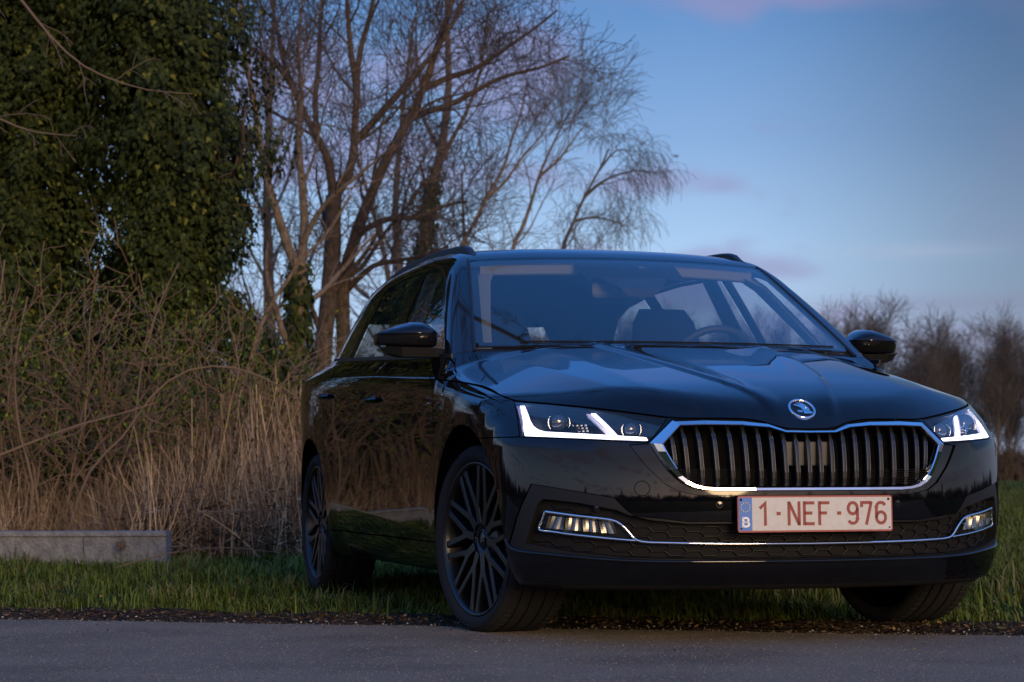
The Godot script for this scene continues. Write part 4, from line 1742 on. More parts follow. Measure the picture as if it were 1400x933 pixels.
func make_side_details(car: Node3D) -> void:
	for sd in [1.0, -1.0]:
		# door handles
		for e in [[-1.30, 0.846], [-2.235, 0.893]]:
			var h := MB.new()
			var g := []
			for k in 15:
				var f := k / 14.0
				var z: float = e[0] + 0.105 - 0.21 * f
				var out := 0.012 + 0.030 * pow(sin(PI * clampf(f, 0.02, 0.98)), 0.5)
				var r := PackedVector3Array()
				for j in 9:
					var a := TAU * j / 8.0
					r.push_back(Vector3(sd * (side_x(e[1], z) - 0.004 + out * 0.5 + 0.5 * out * cos(a)), e[1] + 0.011 * z * 0.0 + 0.0145 * sin(a) * (0.55 + 0.45 * sin(PI * f)), z))
				g.push_back(r)
			smooth_sheet(h, g, Vector3(sd * (side_x(e[1], e[0]) + 0.012), e[1], e[0]))
			part("door_handle", h, M.paint, car)
			var cup := MB.new()
			cup.ball(Vector3(sd * (side_x(e[1], e[0]) - 0.001), e[1] - 0.004, e[0]), Vector3(0.004, 0.026, 0.052), 20, 10)
			part("handle_recess", cup, M.gloss, car)
		# roof rail: a solid bar with a low wedge at each end
		var rail := MB.new()
		var rings := []
		for k in 41:
			var f := k / 40.0
			var z := -0.985 - 1.93 * f
			var x := 0.563 - 0.05 * maxf(0.0, f - 0.3)
			var y0 := top_y(x, z) - 0.012
			var hgt := 0.012 + 0.022 * minf(smoothstep(0.0, 0.075, f), smoothstep(1.0, 0.62, f)) + 0.004 * smoothstep(0.02, 0.06, f) * smoothstep(0.2, 0.08, f)
			rings.push_back(PackedVector3Array([Vector3(sd * (x - 0.019), y0, z), Vector3(sd * (x - 0.015), y0 + hgt - 0.005, z), Vector3(sd * (x - 0.009), y0 + hgt, z), Vector3(sd * (x + 0.009), y0 + hgt - 0.001, z), Vector3(sd * (x + 0.016), y0 + hgt - 0.008, z), Vector3(sd * (x + 0.020), y0 - 0.006, z)]))
		rail.skin(rings, false, true)
		part("roof_rail", rail, M.satin, car)
		# black strip at the foot of the windows
		var strip := MB.new()
		var sp := PackedVector3Array()
		for k in 31:
			var z := -0.33 - 2.60 * k / 30.0
			sp.push_back(Vector3(sd * (side_x(belt(z) + 0.006, z) + 0.002), belt(z) + 0.004, z))
		strip.bar(sp, 0.0075, 0.003, Vector3.UP, 0.001)
		part("window_strip", strip, M.satin, car)
		# strip beside the windscreen
		var ap := MB.new()
		var pp := PackedVector3Array()
		var rr := PackedFloat32Array()
		for k in 15:
			var z := -0.355 - 0.60 * k / 14.0
			var x := 0.742 + (z + 0.365) * 0.238
			pp.push_back(Vector3(sd * x, top_y(x, z) - 0.004, z))
			rr.push_back(0.008)
		ap.tube(pp, rr, 6, true)
		part("screen_seal", ap, M.satin, car)
	# wipers at the foot of the windscreen
	for e in [[-0.28, 0.42], [0.30, 0.66]]:
		var w := MB.new()
		var p := PackedVector3Array()
		var r := PackedFloat32Array()
		for k in 9:
			var x: float = lerpf(e[0] - 0.30, e[1], k / 8.0)
			p.push_back(Vector3(x, glass_y(absf(x), -0.252 - 0.27 * x * x) + 0.003, -0.250 - 0.27 * x * x))
			r.push_back(0.003)
		w.tube(p, r, 5, true)
		part("wiper", w, M.matte, car)

func make_interior(car: Node3D) -> void:
	var inside := holder("cabin", car)
	var floor_ := MB.new()
	floor_.box(Vector3(0, 0.42, -1.75), Vector3(1.55, 0.10, 2.7))
	floor_.box(Vector3(0, 0.62, -3.0), Vector3(1.4, 0.44, 0.9), Basis.IDENTITY, 0.03)
	part("cabin_floor", floor_, M.dark, inside)
	var dash := MB.new()
	var g := []
	for k in 17:
		var x := -0.74 + 1.48 * k / 16.0
		var zf := -0.30 - 0.27 * x * x
		g.push_back(PackedVector3Array([Vector3(x, 0.90, zf), Vector3(x, 0.985 - 0.03 * x * x, zf - 0.10), Vector3(x, 1.0 - 0.03 * x * x + 0.022 * exp(-pow((x - 0.37) / 0.16, 2)), zf - 0.24), Vector3(x, 0.985 + 0.025 * exp(-pow((x - 0.37) / 0.16, 2)), -0.74), Vector3(x, 0.90, -0.80), Vector3(x, 0.55, -0.76)]))
	smooth_sheet(dash, g, Vector3(0, 0.7, -0.55))
	part("dashboard", dash, M.dash, inside)
	var wheel := MB.new()
	var wx := Transform3D(Basis(Vector3.RIGHT, 0.42), Vector3(0.37, 0.955, -0.86))
	var pts := PackedVector3Array()
	var rs := PackedFloat32Array()
	for k in 37:
		var a := TAU * k / 36.0
		pts.push_back(wx * Vector3(0.182 * cos(a), 0.178 * sin(a), 0))
		rs.push_back(0.016)
	wheel.tube(pts, rs, 8, false)
	wheel.box(wx.origin, Vector3(0.15, 0.10, 0.04), wx.basis, 0.01)
	wheel.box(wx * Vector3(0, 0, 0), Vector3(0.34, 0.03, 0.02), wx.basis, 0.005)
	part("steering_wheel", wheel, M.dash, inside)
	for e in [[0.37, -1.22, 0.0], [-0.37, -1.22, 0.0], [0.38, -2.12, -0.13], [-0.38, -2.12, -0.13]]:
		var s := MB.new()
		var rings := []
		for k in 13:
			var f := k / 12.0
			var w := 0.245 * (1.0 - 0.32 * pow(f, 3.0)) if f < 0.70 else 0.145 * (1.0 - 0.30 * pow((f - 0.70) / 0.3, 4.0)) + 0.055 * maxf(0.0, 0.76 - f) / 0.06
			var y: float = 0.58 + 0.66 * f + e[2]
			var z: float = e[1] - 0.20 * f
			var d := 0.085 - 0.03 * f
			if k == 12:
				d *= 0.5
			var r := PackedVector3Array()
			for j in 12:
				var a := TAU * j / 12.0
				r.push_back(Vector3(e[0] + w * signf(cos(a)) * pow(absf(cos(a)), 0.6), y, z + d * signf(sin(a)) * pow(absf(sin(a)), 0.6)))
			rings.push_back(r)
		s.skin(rings, false, true)
		s.box(Vector3(e[0], 0.57 + e[2], e[1] + 0.22), Vector3(0.48, 0.16, 0.5), Basis.IDENTITY, 0.04)
		part("seat", s, M.seat, inside)
	for sd in [1.0, -1.0]:
		var ap := MB.new()
		ap.skin([
			PackedVector3Array([Vector3(sd * (0.650 if sd < 0.0 else 0.678), 0.995, -0.45), Vector3(sd * 0.715, 1.005, -0.50), Vector3(sd * 0.70, 0.995, -0.56)]),
			PackedVector3Array([Vector3(sd * (0.598 if sd < 0.0 else 0.640), 1.138, -0.655), Vector3(sd * 0.675, 1.150, -0.70), Vector3(sd * 0.655, 1.135, -0.76)]),
			PackedVector3Array([Vector3(sd * (0.540 if sd < 0.0 else 0.588), 1.288, -0.855), Vector3(sd * 0.625, 1.300, -0.91), Vector3(sd * 0.60, 1.285, -0.97)]),
			PackedVector3Array([Vector3(sd * 0.500, 1.345, -0.925), Vector3(sd * 0.595, 1.352, -1.0), Vector3(sd * 0.57, 1.335, -1.06)])], false, true)
		part("pillar_trim", ap, M.beige, inside)
		var bpil := MB.new()
		bpil.skin([
			PackedVector3Array([Vector3(sd * 0.775, 0.95, -1.26), Vector3(sd * 0.80, 0.95, -1.40), Vector3(sd * 0.755, 0.95, -1.40)]),
			PackedVector3Array([Vector3(sd * 0.60, 1.37, -1.38), Vector3(sd * 0.63, 1.37, -1.50), Vector3(sd * 0.585, 1.37, -1.50)])], false, true)
		part("pillar_trim", bpil, M.headliner, inside)
		var visor := MB.new()
		visor.box(Vector3(sd * 0.34, 1.352, -0.985), Vector3(0.40, 0.018, 0.16), Basis(Vector3.RIGHT, 0.35), 0.008)
		part("sun_visor", visor, M.beige, inside)
	var head := MB.new()
	var hp := PackedVector3Array()
	for k in 21:
		var x := -0.56 + 1.12 * k / 20.0
		hp.push_back(Vector3(x, 1.345 - 0.03 * x * x, -0.875 - 0.2 * x * x))
	head.bar(hp, 0.020, 0.022, Vector3.UP, 0.005)
	part("roof_header", head, M.beige, inside)
	var house := MB.new()
	var hg := []
	for k in 9:
		var f := k / 8.0
		var z := -0.855 + 0.20 * f
		var w := lerpf(0.19, 0.085, pow(f, 1.2))
		hg.push_back(PackedVector3Array([Vector3(-w, glass_y(w, z) - 0.014, z), Vector3(-w * 0.6, glass_y(w, z) - 0.045, z - 0.01), Vector3(w * 0.6, glass_y(w, z) - 0.045, z - 0.01), Vector3(w, glass_y(w, z) - 0.014, z)]))
	house.skin(hg, false, true)
	part("camera_housing", house, M.dash, inside)
	var rv := MB.new()
	rv.box(Vector3(-0.03, 1.262, -0.82), Vector3(0.235, 0.060, 0.025), Basis(Vector3.UP, 0.12), 0.012)
	rv.box(Vector3(-0.005, 1.288, -0.80), Vector3(0.085, 0.066, 0.03), Basis(Vector3.UP, 0.12), 0.008)
	part("rear_view_mirror", rv, M.beige, inside)
	var cam_ := MB.new()
	cam_.box(Vector3(0.055, 1.280, -0.77), Vector3(0.050, 0.056, 0.040), Basis(Vector3.UP, -0.1), 0.012)
	part("dashcam", cam_, M.satin, inside)
	var lens := MB.new()
	lens.lathe(P2([0.020, -0.004, 0.020, 0.004, 0.014, 0.005, 0.010, 0.001, 0.0001, 0.003]), Transform3D(Basis(Vector3.UP, -0.3), Vector3(0.052, 1.284, -0.747)), 24, 0.2)
	part("dashcam_lens", lens, M.disc, inside)
	var tag_ := MB.new()
	tag_.slab(P2([-0.035, -0.010, 0.035, -0.010, 0.0, 0.020]), Transform3D(Basis(Vector3.RIGHT, -0.95), Vector3(0.055, glass_y(0.05, -0.80) - 0.011, -0.80)), 0.001)
	part("sensor_window", tag_, M.headliner, inside)

func make_wheels(car: Node3D) -> void:
	var I := Transform3D.IDENTITY
	# tyre: lathe profile of (radius, outwards)
	var ty := MB.new()
	ty.lathe(P2([0.258, 0.100, 0.264, 0.109, 0.276, 0.1165, 0.290, 0.1175, 0.302, 0.1120, 0.3095, 0.1035, 0.3120, 0.094, 0.3085, 0.090, 0.3085, 0.062, 0.3155, 0.0615, 0.3160, 0.030, 0.3085, 0.029, 0.3085, 0.020, 0.3162, 0.0195, 0.3162, -0.0195, 0.3085, -0.020, 0.3085, -0.029, 0.3160, -0.030, 0.3155, -0.0615, 0.3085, -0.062, 0.3085, -0.090, 0.3120, -0.094, 0.3095, -0.1035, 0.302, -0.1120, 0.290, -0.1175, 0.276, -0.1165, 0.264, -0.109, 0.258, -0.100]), I, 96, 0.75)
	for k in 68:
		var a := TAU * k / 68.0
		for sg in [1.0, -1.0]:
			var bs := Basis(Vector3(0, 0, 1), a)
			var f := Basis(bs.x, bs.y, bs.z)
			ty.box(f * Vector3(0.3098, 0.0, sg * 0.0835), Vector3(0.0085, 0.0240, 0.030), f, 0.0012)
	# faint rings and raised marks on the outer sidewall
	ty.lathe(P2([0.2955, 0.1140, 0.2960, 0.1185, 0.2930, 0.1190, 0.2925, 0.1150]), I, 72, 0.2)
	for k in 14:
		var a := 0.9 + k * 0.075
		var f := Basis(Vector3(0, 0, 1), a)
		ty.box(f * Vector3(0.2835, 0, 0.1172), Vector3(0.011, 0.011 if k % 3 else 0.006, 0.0022), f)
		f = Basis(Vector3(0, 0, 1), a + PI)
		ty.box(f * Vector3(0.2835, 0, 0.1172), Vector3(0.011, 0.010 if k % 4 else 0.005, 0.0022), f)
	var tyre_mesh := ty.mesh()
	var rim := MB.new()
	rim.lathe(P2([0.2590, 0.096, 0.2592, 0.1065, 0.2565, 0.1085, 0.2520, 0.1075, 0.2465, 0.100, 0.2440, 0.085, 0.2360, 0.055, 0.2300, 0.0, 0.236, -0.08, 0.250, -0.105]), I, 80, 0.5)
	var rim_mesh := rim.mesh()
	# ten forked spokes: a short stem on the hub, then two slim arms out to the lip
	var spoke_mesh: ArrayMesh
	var sp := MB.new()
	for sg in [-1.0, 0.0, 1.0]:
		var rings := []
		var from := Vector2(0.108, 0.005 * sg)
		var to := Vector2.from_angle(deg_to_rad(13.2 * sg)) * 0.2490
		if sg == 0.0:
			from = Vector2(0.052, 0.0)
			to = Vector2(0.130, 0.0)
		for j in 9:
			var f := j / 8.0
			var c2 := from.lerp(to, f)
			var r := c2.length()
			var dir2 := (to - from).normalized()
			var c := Vector3(c2.x, c2.y, 0)
			var q := Vector3(-dir2.y, dir2.x, 0)
			var w := lerpf(0.0112, 0.0098, f) + 0.004 * pow(f, 6.0)
			if sg == 0.0:
				w = lerpf(0.0165, 0.0140, f)
			var zz := 0.084 + 0.060 * r
			var dpt := lerpf(0.040, 0.036, f)
			rings.push_back(PackedVector3Array([c - q * w + Vector3(0, 0, zz - dpt), c - q * w * 0.92 + Vector3(0, 0, zz - 0.003), c - q * (w - 0.003) + Vector3(0, 0, zz), c + q * (w - 0.003) + Vector3(0, 0, zz), c + q * w * 0.92 + Vector3(0, 0, zz - 0.003), c + q * w + Vector3(0, 0, zz - dpt)]))
		sp.skin(rings, false, true)
	spoke_mesh = sp.mesh()
	var hub := MB.new()
	hub.lathe(P2([0.092, 0.030, 0.090, 0.066, 0.080, 0.076, 0.062, 0.0795, 0.040, 0.0785, 0.034, 0.072, 0.033, 0.068]), I, 60, 0.5)
	var hub_mesh := hub.mesh()
	var nuts := MB.new()
	nuts.lathe(P2([0.0145, 0.006, 0.0140, 0.0058, 0.0125, 0.0025]), I, 20, 0.2)
	nuts.lathe(P2([0.0085, -0.004, 0.0085, 0.0075, 0.0070, 0.0085, 0.0001, 0.0085]), I, 6, 0.2)
	var nut_mesh := nuts.mesh()
	var cap := MB.new()
	cap.lathe(P2([0.034, 0.066, 0.0335, 0.0770, 0.0305, 0.0795, 0.0001, 0.0815]), I, 40, 0.5)
	cap.lathe(P2([0.0285, 0.0795, 0.0280, 0.0825, 0.0255, 0.0825, 0.0250, 0.0800]), I, 40, 0.2)
	var cap_mesh := cap.mesh()
	var mark := MB.new()
	for l in [P2([-0.011, -0.012, 0.0, 0.014, 0.011, -0.012]), P2([-0.004, -0.010, 0.0, 0.001, 0.004, -0.010])]:
		mark.ribbon(l, 0.0017, Transform3D(Basis.IDENTITY, Vector3(0, 0, 0.0805)), 0.0018)
	var mark_mesh := mark.mesh()
	var disc := MB.new()
	disc.lathe(P2([0.165, 0.010, 0.165, 0.022, 0.080, 0.022, 0.078, 0.045, 0.05, 0.047]), I, 60, 0.3)
	var disc_mesh := disc.mesh()
	var back := MB.new()
	back.lathe(P2([0.235, -0.03, 0.12, -0.02, 0.0001, -0.02]), I, 40, 0.2)
	back.lathe(P2([0.0001, -0.021, 0.12, -0.021, 0.235, -0.031]), I, 40, 0.2)
	var back_mesh := back.mesh()
	var caliper := MB.new()
	caliper.box(Vector3(0.13, 0.02, 0.025), Vector3(0.07, 0.16, 0.05), Basis.IDENTITY, 0.012)
	var caliper_mesh := caliper.mesh()
	for e in [[-1.0, 0.0, 0.175], [1.0, 0.0, 0.18], [-1.0, -2.686, 0.0], [1.0, -2.686, 0.0]]:
		var w := holder("wheel", car)
		var z := Vector3(e[0], 0, 0)
		w.transform = Transform3D(Basis(Vector3.UP, e[2]) * Basis(Vector3.UP.cross(z), Vector3.UP, z), Vector3(e[0] * 0.742, 0.3345, e[1]))
		w.rotate_object_local(Vector3(0, 0, 1), 0.35 if e[1] == 0.0 else 1.1)
		put("tyre", tyre_mesh, M.rubber, w)
		put("rim", rim_mesh, M.rim, w)
		put("hub", hub_mesh, M.rim, w)
		for k in 10:
			var s := put("spoke", spoke_mesh, M.rim, w)
			s.rotation.z = TAU * (k + 0.25) / 10.0
		for k in 5:
			var s := put("wheel_nut", nut_mesh, M.chrome_dark, w)
			var a := TAU * k / 5.0 + 0.3
			s.position = Vector3(cos(a) * 0.056, sin(a) * 0.056, 0.074)
		put("hub_cap", cap_mesh, M.gloss, w)
		put("hub_mark", mark_mesh, M.disc, w)
		put("brake_disc", disc_mesh, M.disc, w)
		put("brake_caliper", caliper_mesh, M.matte, w)
		put("brake_shield", back_mesh, M.dark, w)

# ---------------------------------------------------------------- ground
const EDGE := Vector3(-1.93, 0, -7.99)          # a point of the road's far edge
const ALONG := Vector3(0.9645, 0, 0.2641)       # along the road, to the right
const ACROSS := Vector3(0.2641, 0, -0.9645)     # away from the road, over the verge

func sheet(called: String, us: Array, vs: Array, f: Callable, mat: Material) -> MeshInstance3D:
	# a sheet over (along, across) stations; f gives the height
	var b := MB.new()
	var w := us.size()
	for v in vs:
		for u in us:
			var p: Vector3 = f.call(u, v)
			b.v.push_back(p)
			var e := 0.02
			var dx: Vector3 = f.call(u + e, v) - f.call(u - e, v)
			var dz: Vector3 = f.call(u, v + e) - f.call(u, v - e)
			var n := dx.cross(dz).normalized()
			b.n.push_back(n if n.y > 0.0 else -n)
	for a in vs.size() - 1:
		for k in w - 1:
			var q := a * w + k
			for t in [[q, q + 1, q + w + 1], [q, q + w + 1, q + w]]:
				var n := (b.v[t[1]] - b.v[t[0]]).cross(b.v[t[2]] - b.v[t[0]])
				if n.y > 0.0:
					b.i.append_array([t[0], t[2], t[1]])
				else:
					b.i.append_array([t[0], t[1], t[2]])
	var o := part(called, b, mat)
	o.set_meta("kind", "structure")
	return o

func spread(a: float, b: float, step: float) -> Array:
	var out := []
	var m := maxi(1, int(round((b - a) / step)))
	for k in m + 1:
		out.push_back(lerpf(a, b, float(k) / m))
	return out

func far_stations(lo: float, hi: float, step: float, reach: float) -> Array:
	var out := []
	var x := reach
	var far := []
	while x > maxf(absf(lo), absf(hi)) * 1.02:
		far.push_back(x)
		x *= 0.62
	for q in far:
		out.push_back(-q)
	out.append_array(spread(lo, hi, step))
	far.reverse()
	out.append_array(far)
	return out

var gn := FastNoiseLite.new()

func ground_y(p: Vector3) -> float:
	var s := (p - EDGE).dot(ACROSS)
	var n := gn.get_noise_2d(p.x * 9.0, p.z * 9.0)
	if s > 0.0:
		return -0.012 + 0.03 * smoothstep(0.3, 3.0, s) * (0.5 + n) - 0.010
	return -0.03

func edge_wobble(u: float) -> float:
	return 0.07 * gn.get_noise_2d(u * 14.0, 3.0) + 0.04 * gn.get_noise_2d(u * 55.0, 9.0)

func make_ground() -> void:
	gn.seed = 9
	gn.frequency = 0.09
	gn.fractal_octaves = 3
	var at := func(u: float, v: float) -> Vector3: return EDGE + ALONG * u + ACROSS * v
	sheet("ground", far_stations(-14.0, 20.0, 0.30, 900.0), far_stations(-9.0, 14.0, 0.30, 900.0), func(u, v):
		var p: Vector3 = at.call(u, v)
		p.y = ground_y(p)
		return p, M.turf)
	var road_u := spread(-60.0, -12.0, 4.0)
	road_u.append_array(spread(-11.9, 16.0, 0.06))
	road_u.append_array(spread(17.0, 80.0, 4.0))
	sheet("road", road_u, [-5.6, -3.0, -1.5, -0.7, -0.3, -0.12, 0.0], func(u, v):
		var p: Vector3 = at.call(u, v + edge_wobble(u) * smoothstep(-0.3, 0.0, v))
		p.y = 0.002 - 0.020 * smoothstep(-0.06, 0.0, v) - 0.05 * smoothstep(-5.2, -5.6, v)
		return p, M.road)
	sheet("dirt_verge", spread(-12.0, 16.0, 0.045), spread(-0.10, 0.62, 0.04), func(u, v):
		var p: Vector3 = at.call(u, v + edge_wobble(u) + 0.05 * gn.get_noise_2d(u * 20.0, v * 20.0))
		var n := gn.get_noise_2d(u * 70.0, v * 70.0) + 0.6 * gn.get_noise_2d(u * 190.0, v * 190.0)
		p.y = -0.020 + 0.020 * smoothstep(-0.02, 0.12, v) + 0.018 * n * smoothstep(0.0, 0.12, v) - 0.03 * smoothstep(0.5, 0.62, v)
		return p, M.soil)
	var road: Node3D = get_node("road")
	var chip := MB.new()
	chip.ball(Vector3.ZERO, Vector3(1.0, 0.55, 0.9), 5, 4)
	var rx := []
	var rc := []
	for k in 60000:
		var u := rng.randf_range(-2.6, 5.2)
		var v := -0.03 - 3.1 * pow(rng.randf(), 0.8)
		var p: Vector3 = at.call(u, v + edge_wobble(u) * smoothstep(-0.3, 0.0, v))
		p.y = 0.0012
		var s := rng.randf_range(0.0018, 0.0044)
		rx.push_back(Transform3D(Basis(Vector3.UP, rng.randf() * TAU).scaled(Vector3.ONE * s), p))
		var g := pow(rng.randf(), 1.8)
		rc.push_back(Color(0.08, 0.066, 0.050).lerp(Color(0.26, 0.215, 0.165), g))
	many("asphalt_stones", chip.mesh(), M.litter, rx, rc, road)
	# loose bits: dead leaves, twigs and grit along the road's edge
	var leaf := MB.new()
	var up := Vector3.UP
	for sg in [1.0, -1.0]:
		leaf.tri(Vector3(-0.5, 0.10, 0), Vector3(0, 0.0, 0), Vector3(-0.05, 0.16, 0.26 * sg), up, up, up)
		leaf.tri(Vector3(0, 0, 0), Vector3(0.5, 0.13, 0), Vector3(-0.05, 0.16, 0.26 * sg), up, up, up)
	var xf := []
	var col := []
	for k in 5200:
		var u := rng.randf_range(-3.2, 7.0)
		var v := absf(rng.randfn(0.16, 0.15))
		if rng.randf() < 0.10:
			v = -pow(rng.randf(), 3.0) * 1.3
		elif rng.randf() < 0.16:
			v = 0.4 + rng.randf() * 2.4
		var p: Vector3 = at.call(u, v)
		p.y = 0.006 if v < 0.0 else (rng.randf_range(0.0, 0.016) if v < 0.45 else rng.randf_range(0.02, 0.06))
		var s := rng.randf_range(0.007, 0.028) * (0.5 if v < 0.0 else 1.0)
		var bs := Basis.from_euler(Vector3(rng.randf_range(-0.6, 0.6), rng.randf() * TAU, rng.randf_range(-0.6, 0.6)))
		xf.push_back(Transform3D(bs.scaled(Vector3(s, s, s * rng.randf_range(0.3, 1.1))), p))
		var c := Color(0.035, 0.021, 0.013).lerp(Color(0.15, 0.10, 0.06), pow(rng.randf(), 2.8))
		if rng.randf() < 0.02:
			c = Color(0.26, 0.17, 0.06)
		col.push_back(c)
	var o := many("leaf_litter", leaf.mesh(), M.litter, xf, col)
	tag(o, "brown dead leaves and twigs scattered along the road edge", "leaf litter")
	var stone := MB.new()
	stone.ball(Vector3.ZERO, Vector3(1.0, 0.6, 0.8), 6, 4)
	xf = []
	col = []
	for k in 900:
		var u := rng.randf_range(-3.2, 7.0)
		var v := rng.randfn(0.08, 0.16)
		if rng.randf() < 0.10:
			v = -rng.randf() * 1.5
		var p: Vector3 = at.call(u, v)
		p.y = 0.004
		var s := rng.randf_range(0.0015, 0.006) * (0.6 if v < -0.1 else 1.0)
		xf.push_back(Transform3D(Basis(up, rng.randf() * TAU).scaled(Vector3.ONE * s), p))
		col.push_back(Color(0.10, 0.09, 0.08).lerp(Color(0.42, 0.39, 0.34), pow(rng.randf(), 2.0)))
	var g := many("grit", stone.mesh(), M.litter, xf, col)
	tag(g, "small pale stones and grit loose on the asphalt edge", "grit")

# ---------------------------------------------------------------- grass
func tuft(blades: int, h: float, spread_: float, wide: float, seed_: int, lay := 0.6) -> ArrayMesh:
	var r := RandomNumberGenerator.new()
	r.seed = seed_
	var b := MB.new()
	for k in blades:
		var a := r.randf() * TAU
		var rad := spread_ * sqrt(r.randf())
		var p := Vector3(cos(a) * rad, 0, sin(a) * rad)
		var g := r.randf() * TAU
		var dir := Vector3(cos(g), 0, sin(g))
		var len_ := h * r.randf_range(0.5, 1.15)
		var bend := lay * r.randf_range(0.25, 1.2)
		var q1 := p + Vector3.UP * len_ * 0.5 + dir * len_ * bend * 0.18
		var q2 := p + Vector3.UP * len_ * (0.95 - 0.25 * bend) + dir * len_ * bend * 0.62
		var sd := Vector3(-dir.z, 0, dir.x).rotated(Vector3.UP, r.randf_range(-0.7, 0.7)) * wide * 0.5
		var n := (dir * -0.5 + Vector3.UP * 0.9).normalized()
		b.tri(p - sd, p + sd, q1 + sd * 0.8, n, n, n)
		b.tri(p - sd, q1 + sd * 0.8, q1 - sd * 0.8, n, n, n)
		b.tri(q1 - sd * 0.8, q1 + sd * 0.8, q2, n, n, n)
	return b.mesh()

func make_grass() -> void:
	var fresh := func() -> Color:
		var c := Color(0.055, 0.085, 0.014).lerp(Color(0.150, 0.185, 0.034), rng.randf())
		var t := rng.randf()
		if t < 0.10:
			c = c.lerp(Color(0.21, 0.17, 0.08), 0.75)
		elif t < 0.3:
			c = c.lerp(Color(0.12, 0.125, 0.035), 0.6)
		return c
	var sets := [tuft(20, 0.076, 0.09, 0.0048, 1, 1.2), tuft(18, 0.052, 0.10, 0.0052, 2, 1.5), tuft(12, 0.105, 0.07, 0.0042, 3, 1.1)]
	var xfs := [[], [], []]
	var cols := [[], [], []]
	var place := func(p: Vector3, s: float) -> void:
		var k := 2 if rng.randf() < 0.12 else (1 if rng.randf() < 0.45 else 0)
		p.y = ground_y(p) - 0.004
		xfs[k].push_back(Transform3D(Basis(Vector3.UP, rng.randf() * TAU).scaled(Vector3(s, s * rng.randf_range(0.75, 1.25), s)), p))
		cols[k].push_back(fresh.call())
	# verge from the dirt strip back to the thicket
	for k in 20000:
		var u := rng.randf_range(-9.0, 11.0)
		var v := 0.22 + 7.5 * pow(rng.randf(), 1.35)
		var p := EDGE + ALONG * u + ACROSS * v
		var n := gn.get_noise_2d(p.x * 30.0, p.z * 30.0)
		if v < 0.62 and rng.randf() > smoothstep(0.18, 0.62, v + n * 0.25):
			continue
		if gn.get_noise_2d(p.x * 16.0 + 40.0, p.z * 16.0) > 0.22 and rng.randf() < 0.75:
			continue
		place.call(p, rng.randf_range(0.70, 1.30) * (0.72 if v < 0.8 else 1.0) * (1.0 + 0.7 * n))
	var o := []
	for k in 3:
		o.push_back(many("verge_grass", sets[k], M.blade, xfs[k], cols[k]))
		tag(o[k], ["lush green grass blades of the roadside verge", "short spreading green grass on the roadside verge", "taller thin grass stems standing in the verge"][k], "grass")
	# meadow on the right out to the far trees, coarser with distance
	var mead := tuft(22, 0.17, 0.16, 0.012, 5)
	var mx := []
	var mc := []
	for k in 24000:
		var d := 9.0 * pow(10.0, rng.randf() * 1.1)
		var x := rng.randf_range(-0.10, 0.75) * d + (1.0 if d < 16 else 0.0)
		var p := Vector3(x, 0, -d)
		if (p - EDGE).dot(ACROSS) < 1.0:
			continue
		p.y = ground_y(p) - 0.004
		var s := clampf(d / 22.0, 0.7, 3.2)
		mx.push_back(Transform3D(Basis(Vector3.UP, rng.randf() * TAU).scaled(Vector3(s, clampf(s, 0.7, 1.4), s)), p))
		mc.push_back((fresh.call() as Color).lerp(Color(0.11, 0.12, 0.035), 0.30))
	var m := many("meadow_grass", mead, M.blade, mx, mc)
	tag(m, "open green meadow stretching right of the car to the far trees", "meadow")

# ---------------------------------------------------------------- trees
class Wood:
	var limbs: MB
	var twigs: MB
	var tips: PackedVector3Array

func grow(w: Wood, p: Vector3, dir: Vector3, length: float, r: float, lvl: int, o: Dictionary) -> void:
	var segs: int = 6 if lvl == 0 else (5 if lvl == 1 else (4 if lvl < o.last else 3))
	var pts := PackedVector3Array([p])
	var rad := PackedFloat32Array([r])
	var d := dir.normalized()
	var rise: float = o.rise[mini(lvl, o.rise.size() - 1)]
	for k in segs:
		d = (d + Vector3(rng.randfn(0, 1), rng.randfn(0, 1), rng.randfn(0, 1)) * o.wiggle * (0.65 if lvl >= o.last else 1.0) + Vector3.UP * rise).normalized()
		p += d * length / segs
		pts.push_back(p)
		rad.push_back(maxf(o.thin, r * lerpf(1.0, 0.30, (k + 1.0) / segs)))
	if lvl >= o.last:
		w.twigs.tube(pts, rad, 3, false)
		w.tips.push_back(p)
		return
	(w.limbs if lvl < o.last - 1 else w.twigs).tube(pts, rad, 7 if lvl == 0 else (5 if lvl == 1 else 3), false)
	branch(w, pts, rad, length, lvl, o)

func branch(w: Wood, pts: PackedVector3Array, rad: PackedFloat32Array, length: float, lvl: int, o: Dictionary, from := 0.22) -> void:
	var kids: int = o.kids[mini(lvl + 1, o.kids.size() - 1)]
	var turn := rng.randf() * TAU
	for k in kids:
		var f := lerpf(from, 0.99, (k + rng.randf()) / kids)
		var x := f * (pts.size() - 1)
		var j := mini(int(x), pts.size() - 2)
		var q := pts[j].lerp(pts[j + 1], x - j)
		var t := (pts[j + 1] - pts[j]).normalized()
		turn += 2.4 + rng.randf_range(-0.6, 0.6)
		var sx := t.cross(Vector3(0.3, 0.1, 0.95)).normalized()
		var side := sx.rotated(t, turn)
		var a: float = o.angle * rng.randf_range(0.65, 1.3)
		var nd := (t * cos(a) + side * sin(a)).normalized()
		var nl: float = length * o.ratio * rng.randf_range(0.6, 1.15) * (1.0 - 0.45 * f)
		if lvl < 0:
			nl = o.first * rng.randf_range(0.5, 1.15) * (1.0 - 0.35 * f)
		nl = clampf(nl, o.get("shortest", 0.0), o.get("longest", 99.0))
		grow(w, q, nd, nl, maxf(o.thin, lerpf(rad[j], rad[j + 1], x - j) * rng.randf_range(0.32, 0.50)), lvl + 1, o)

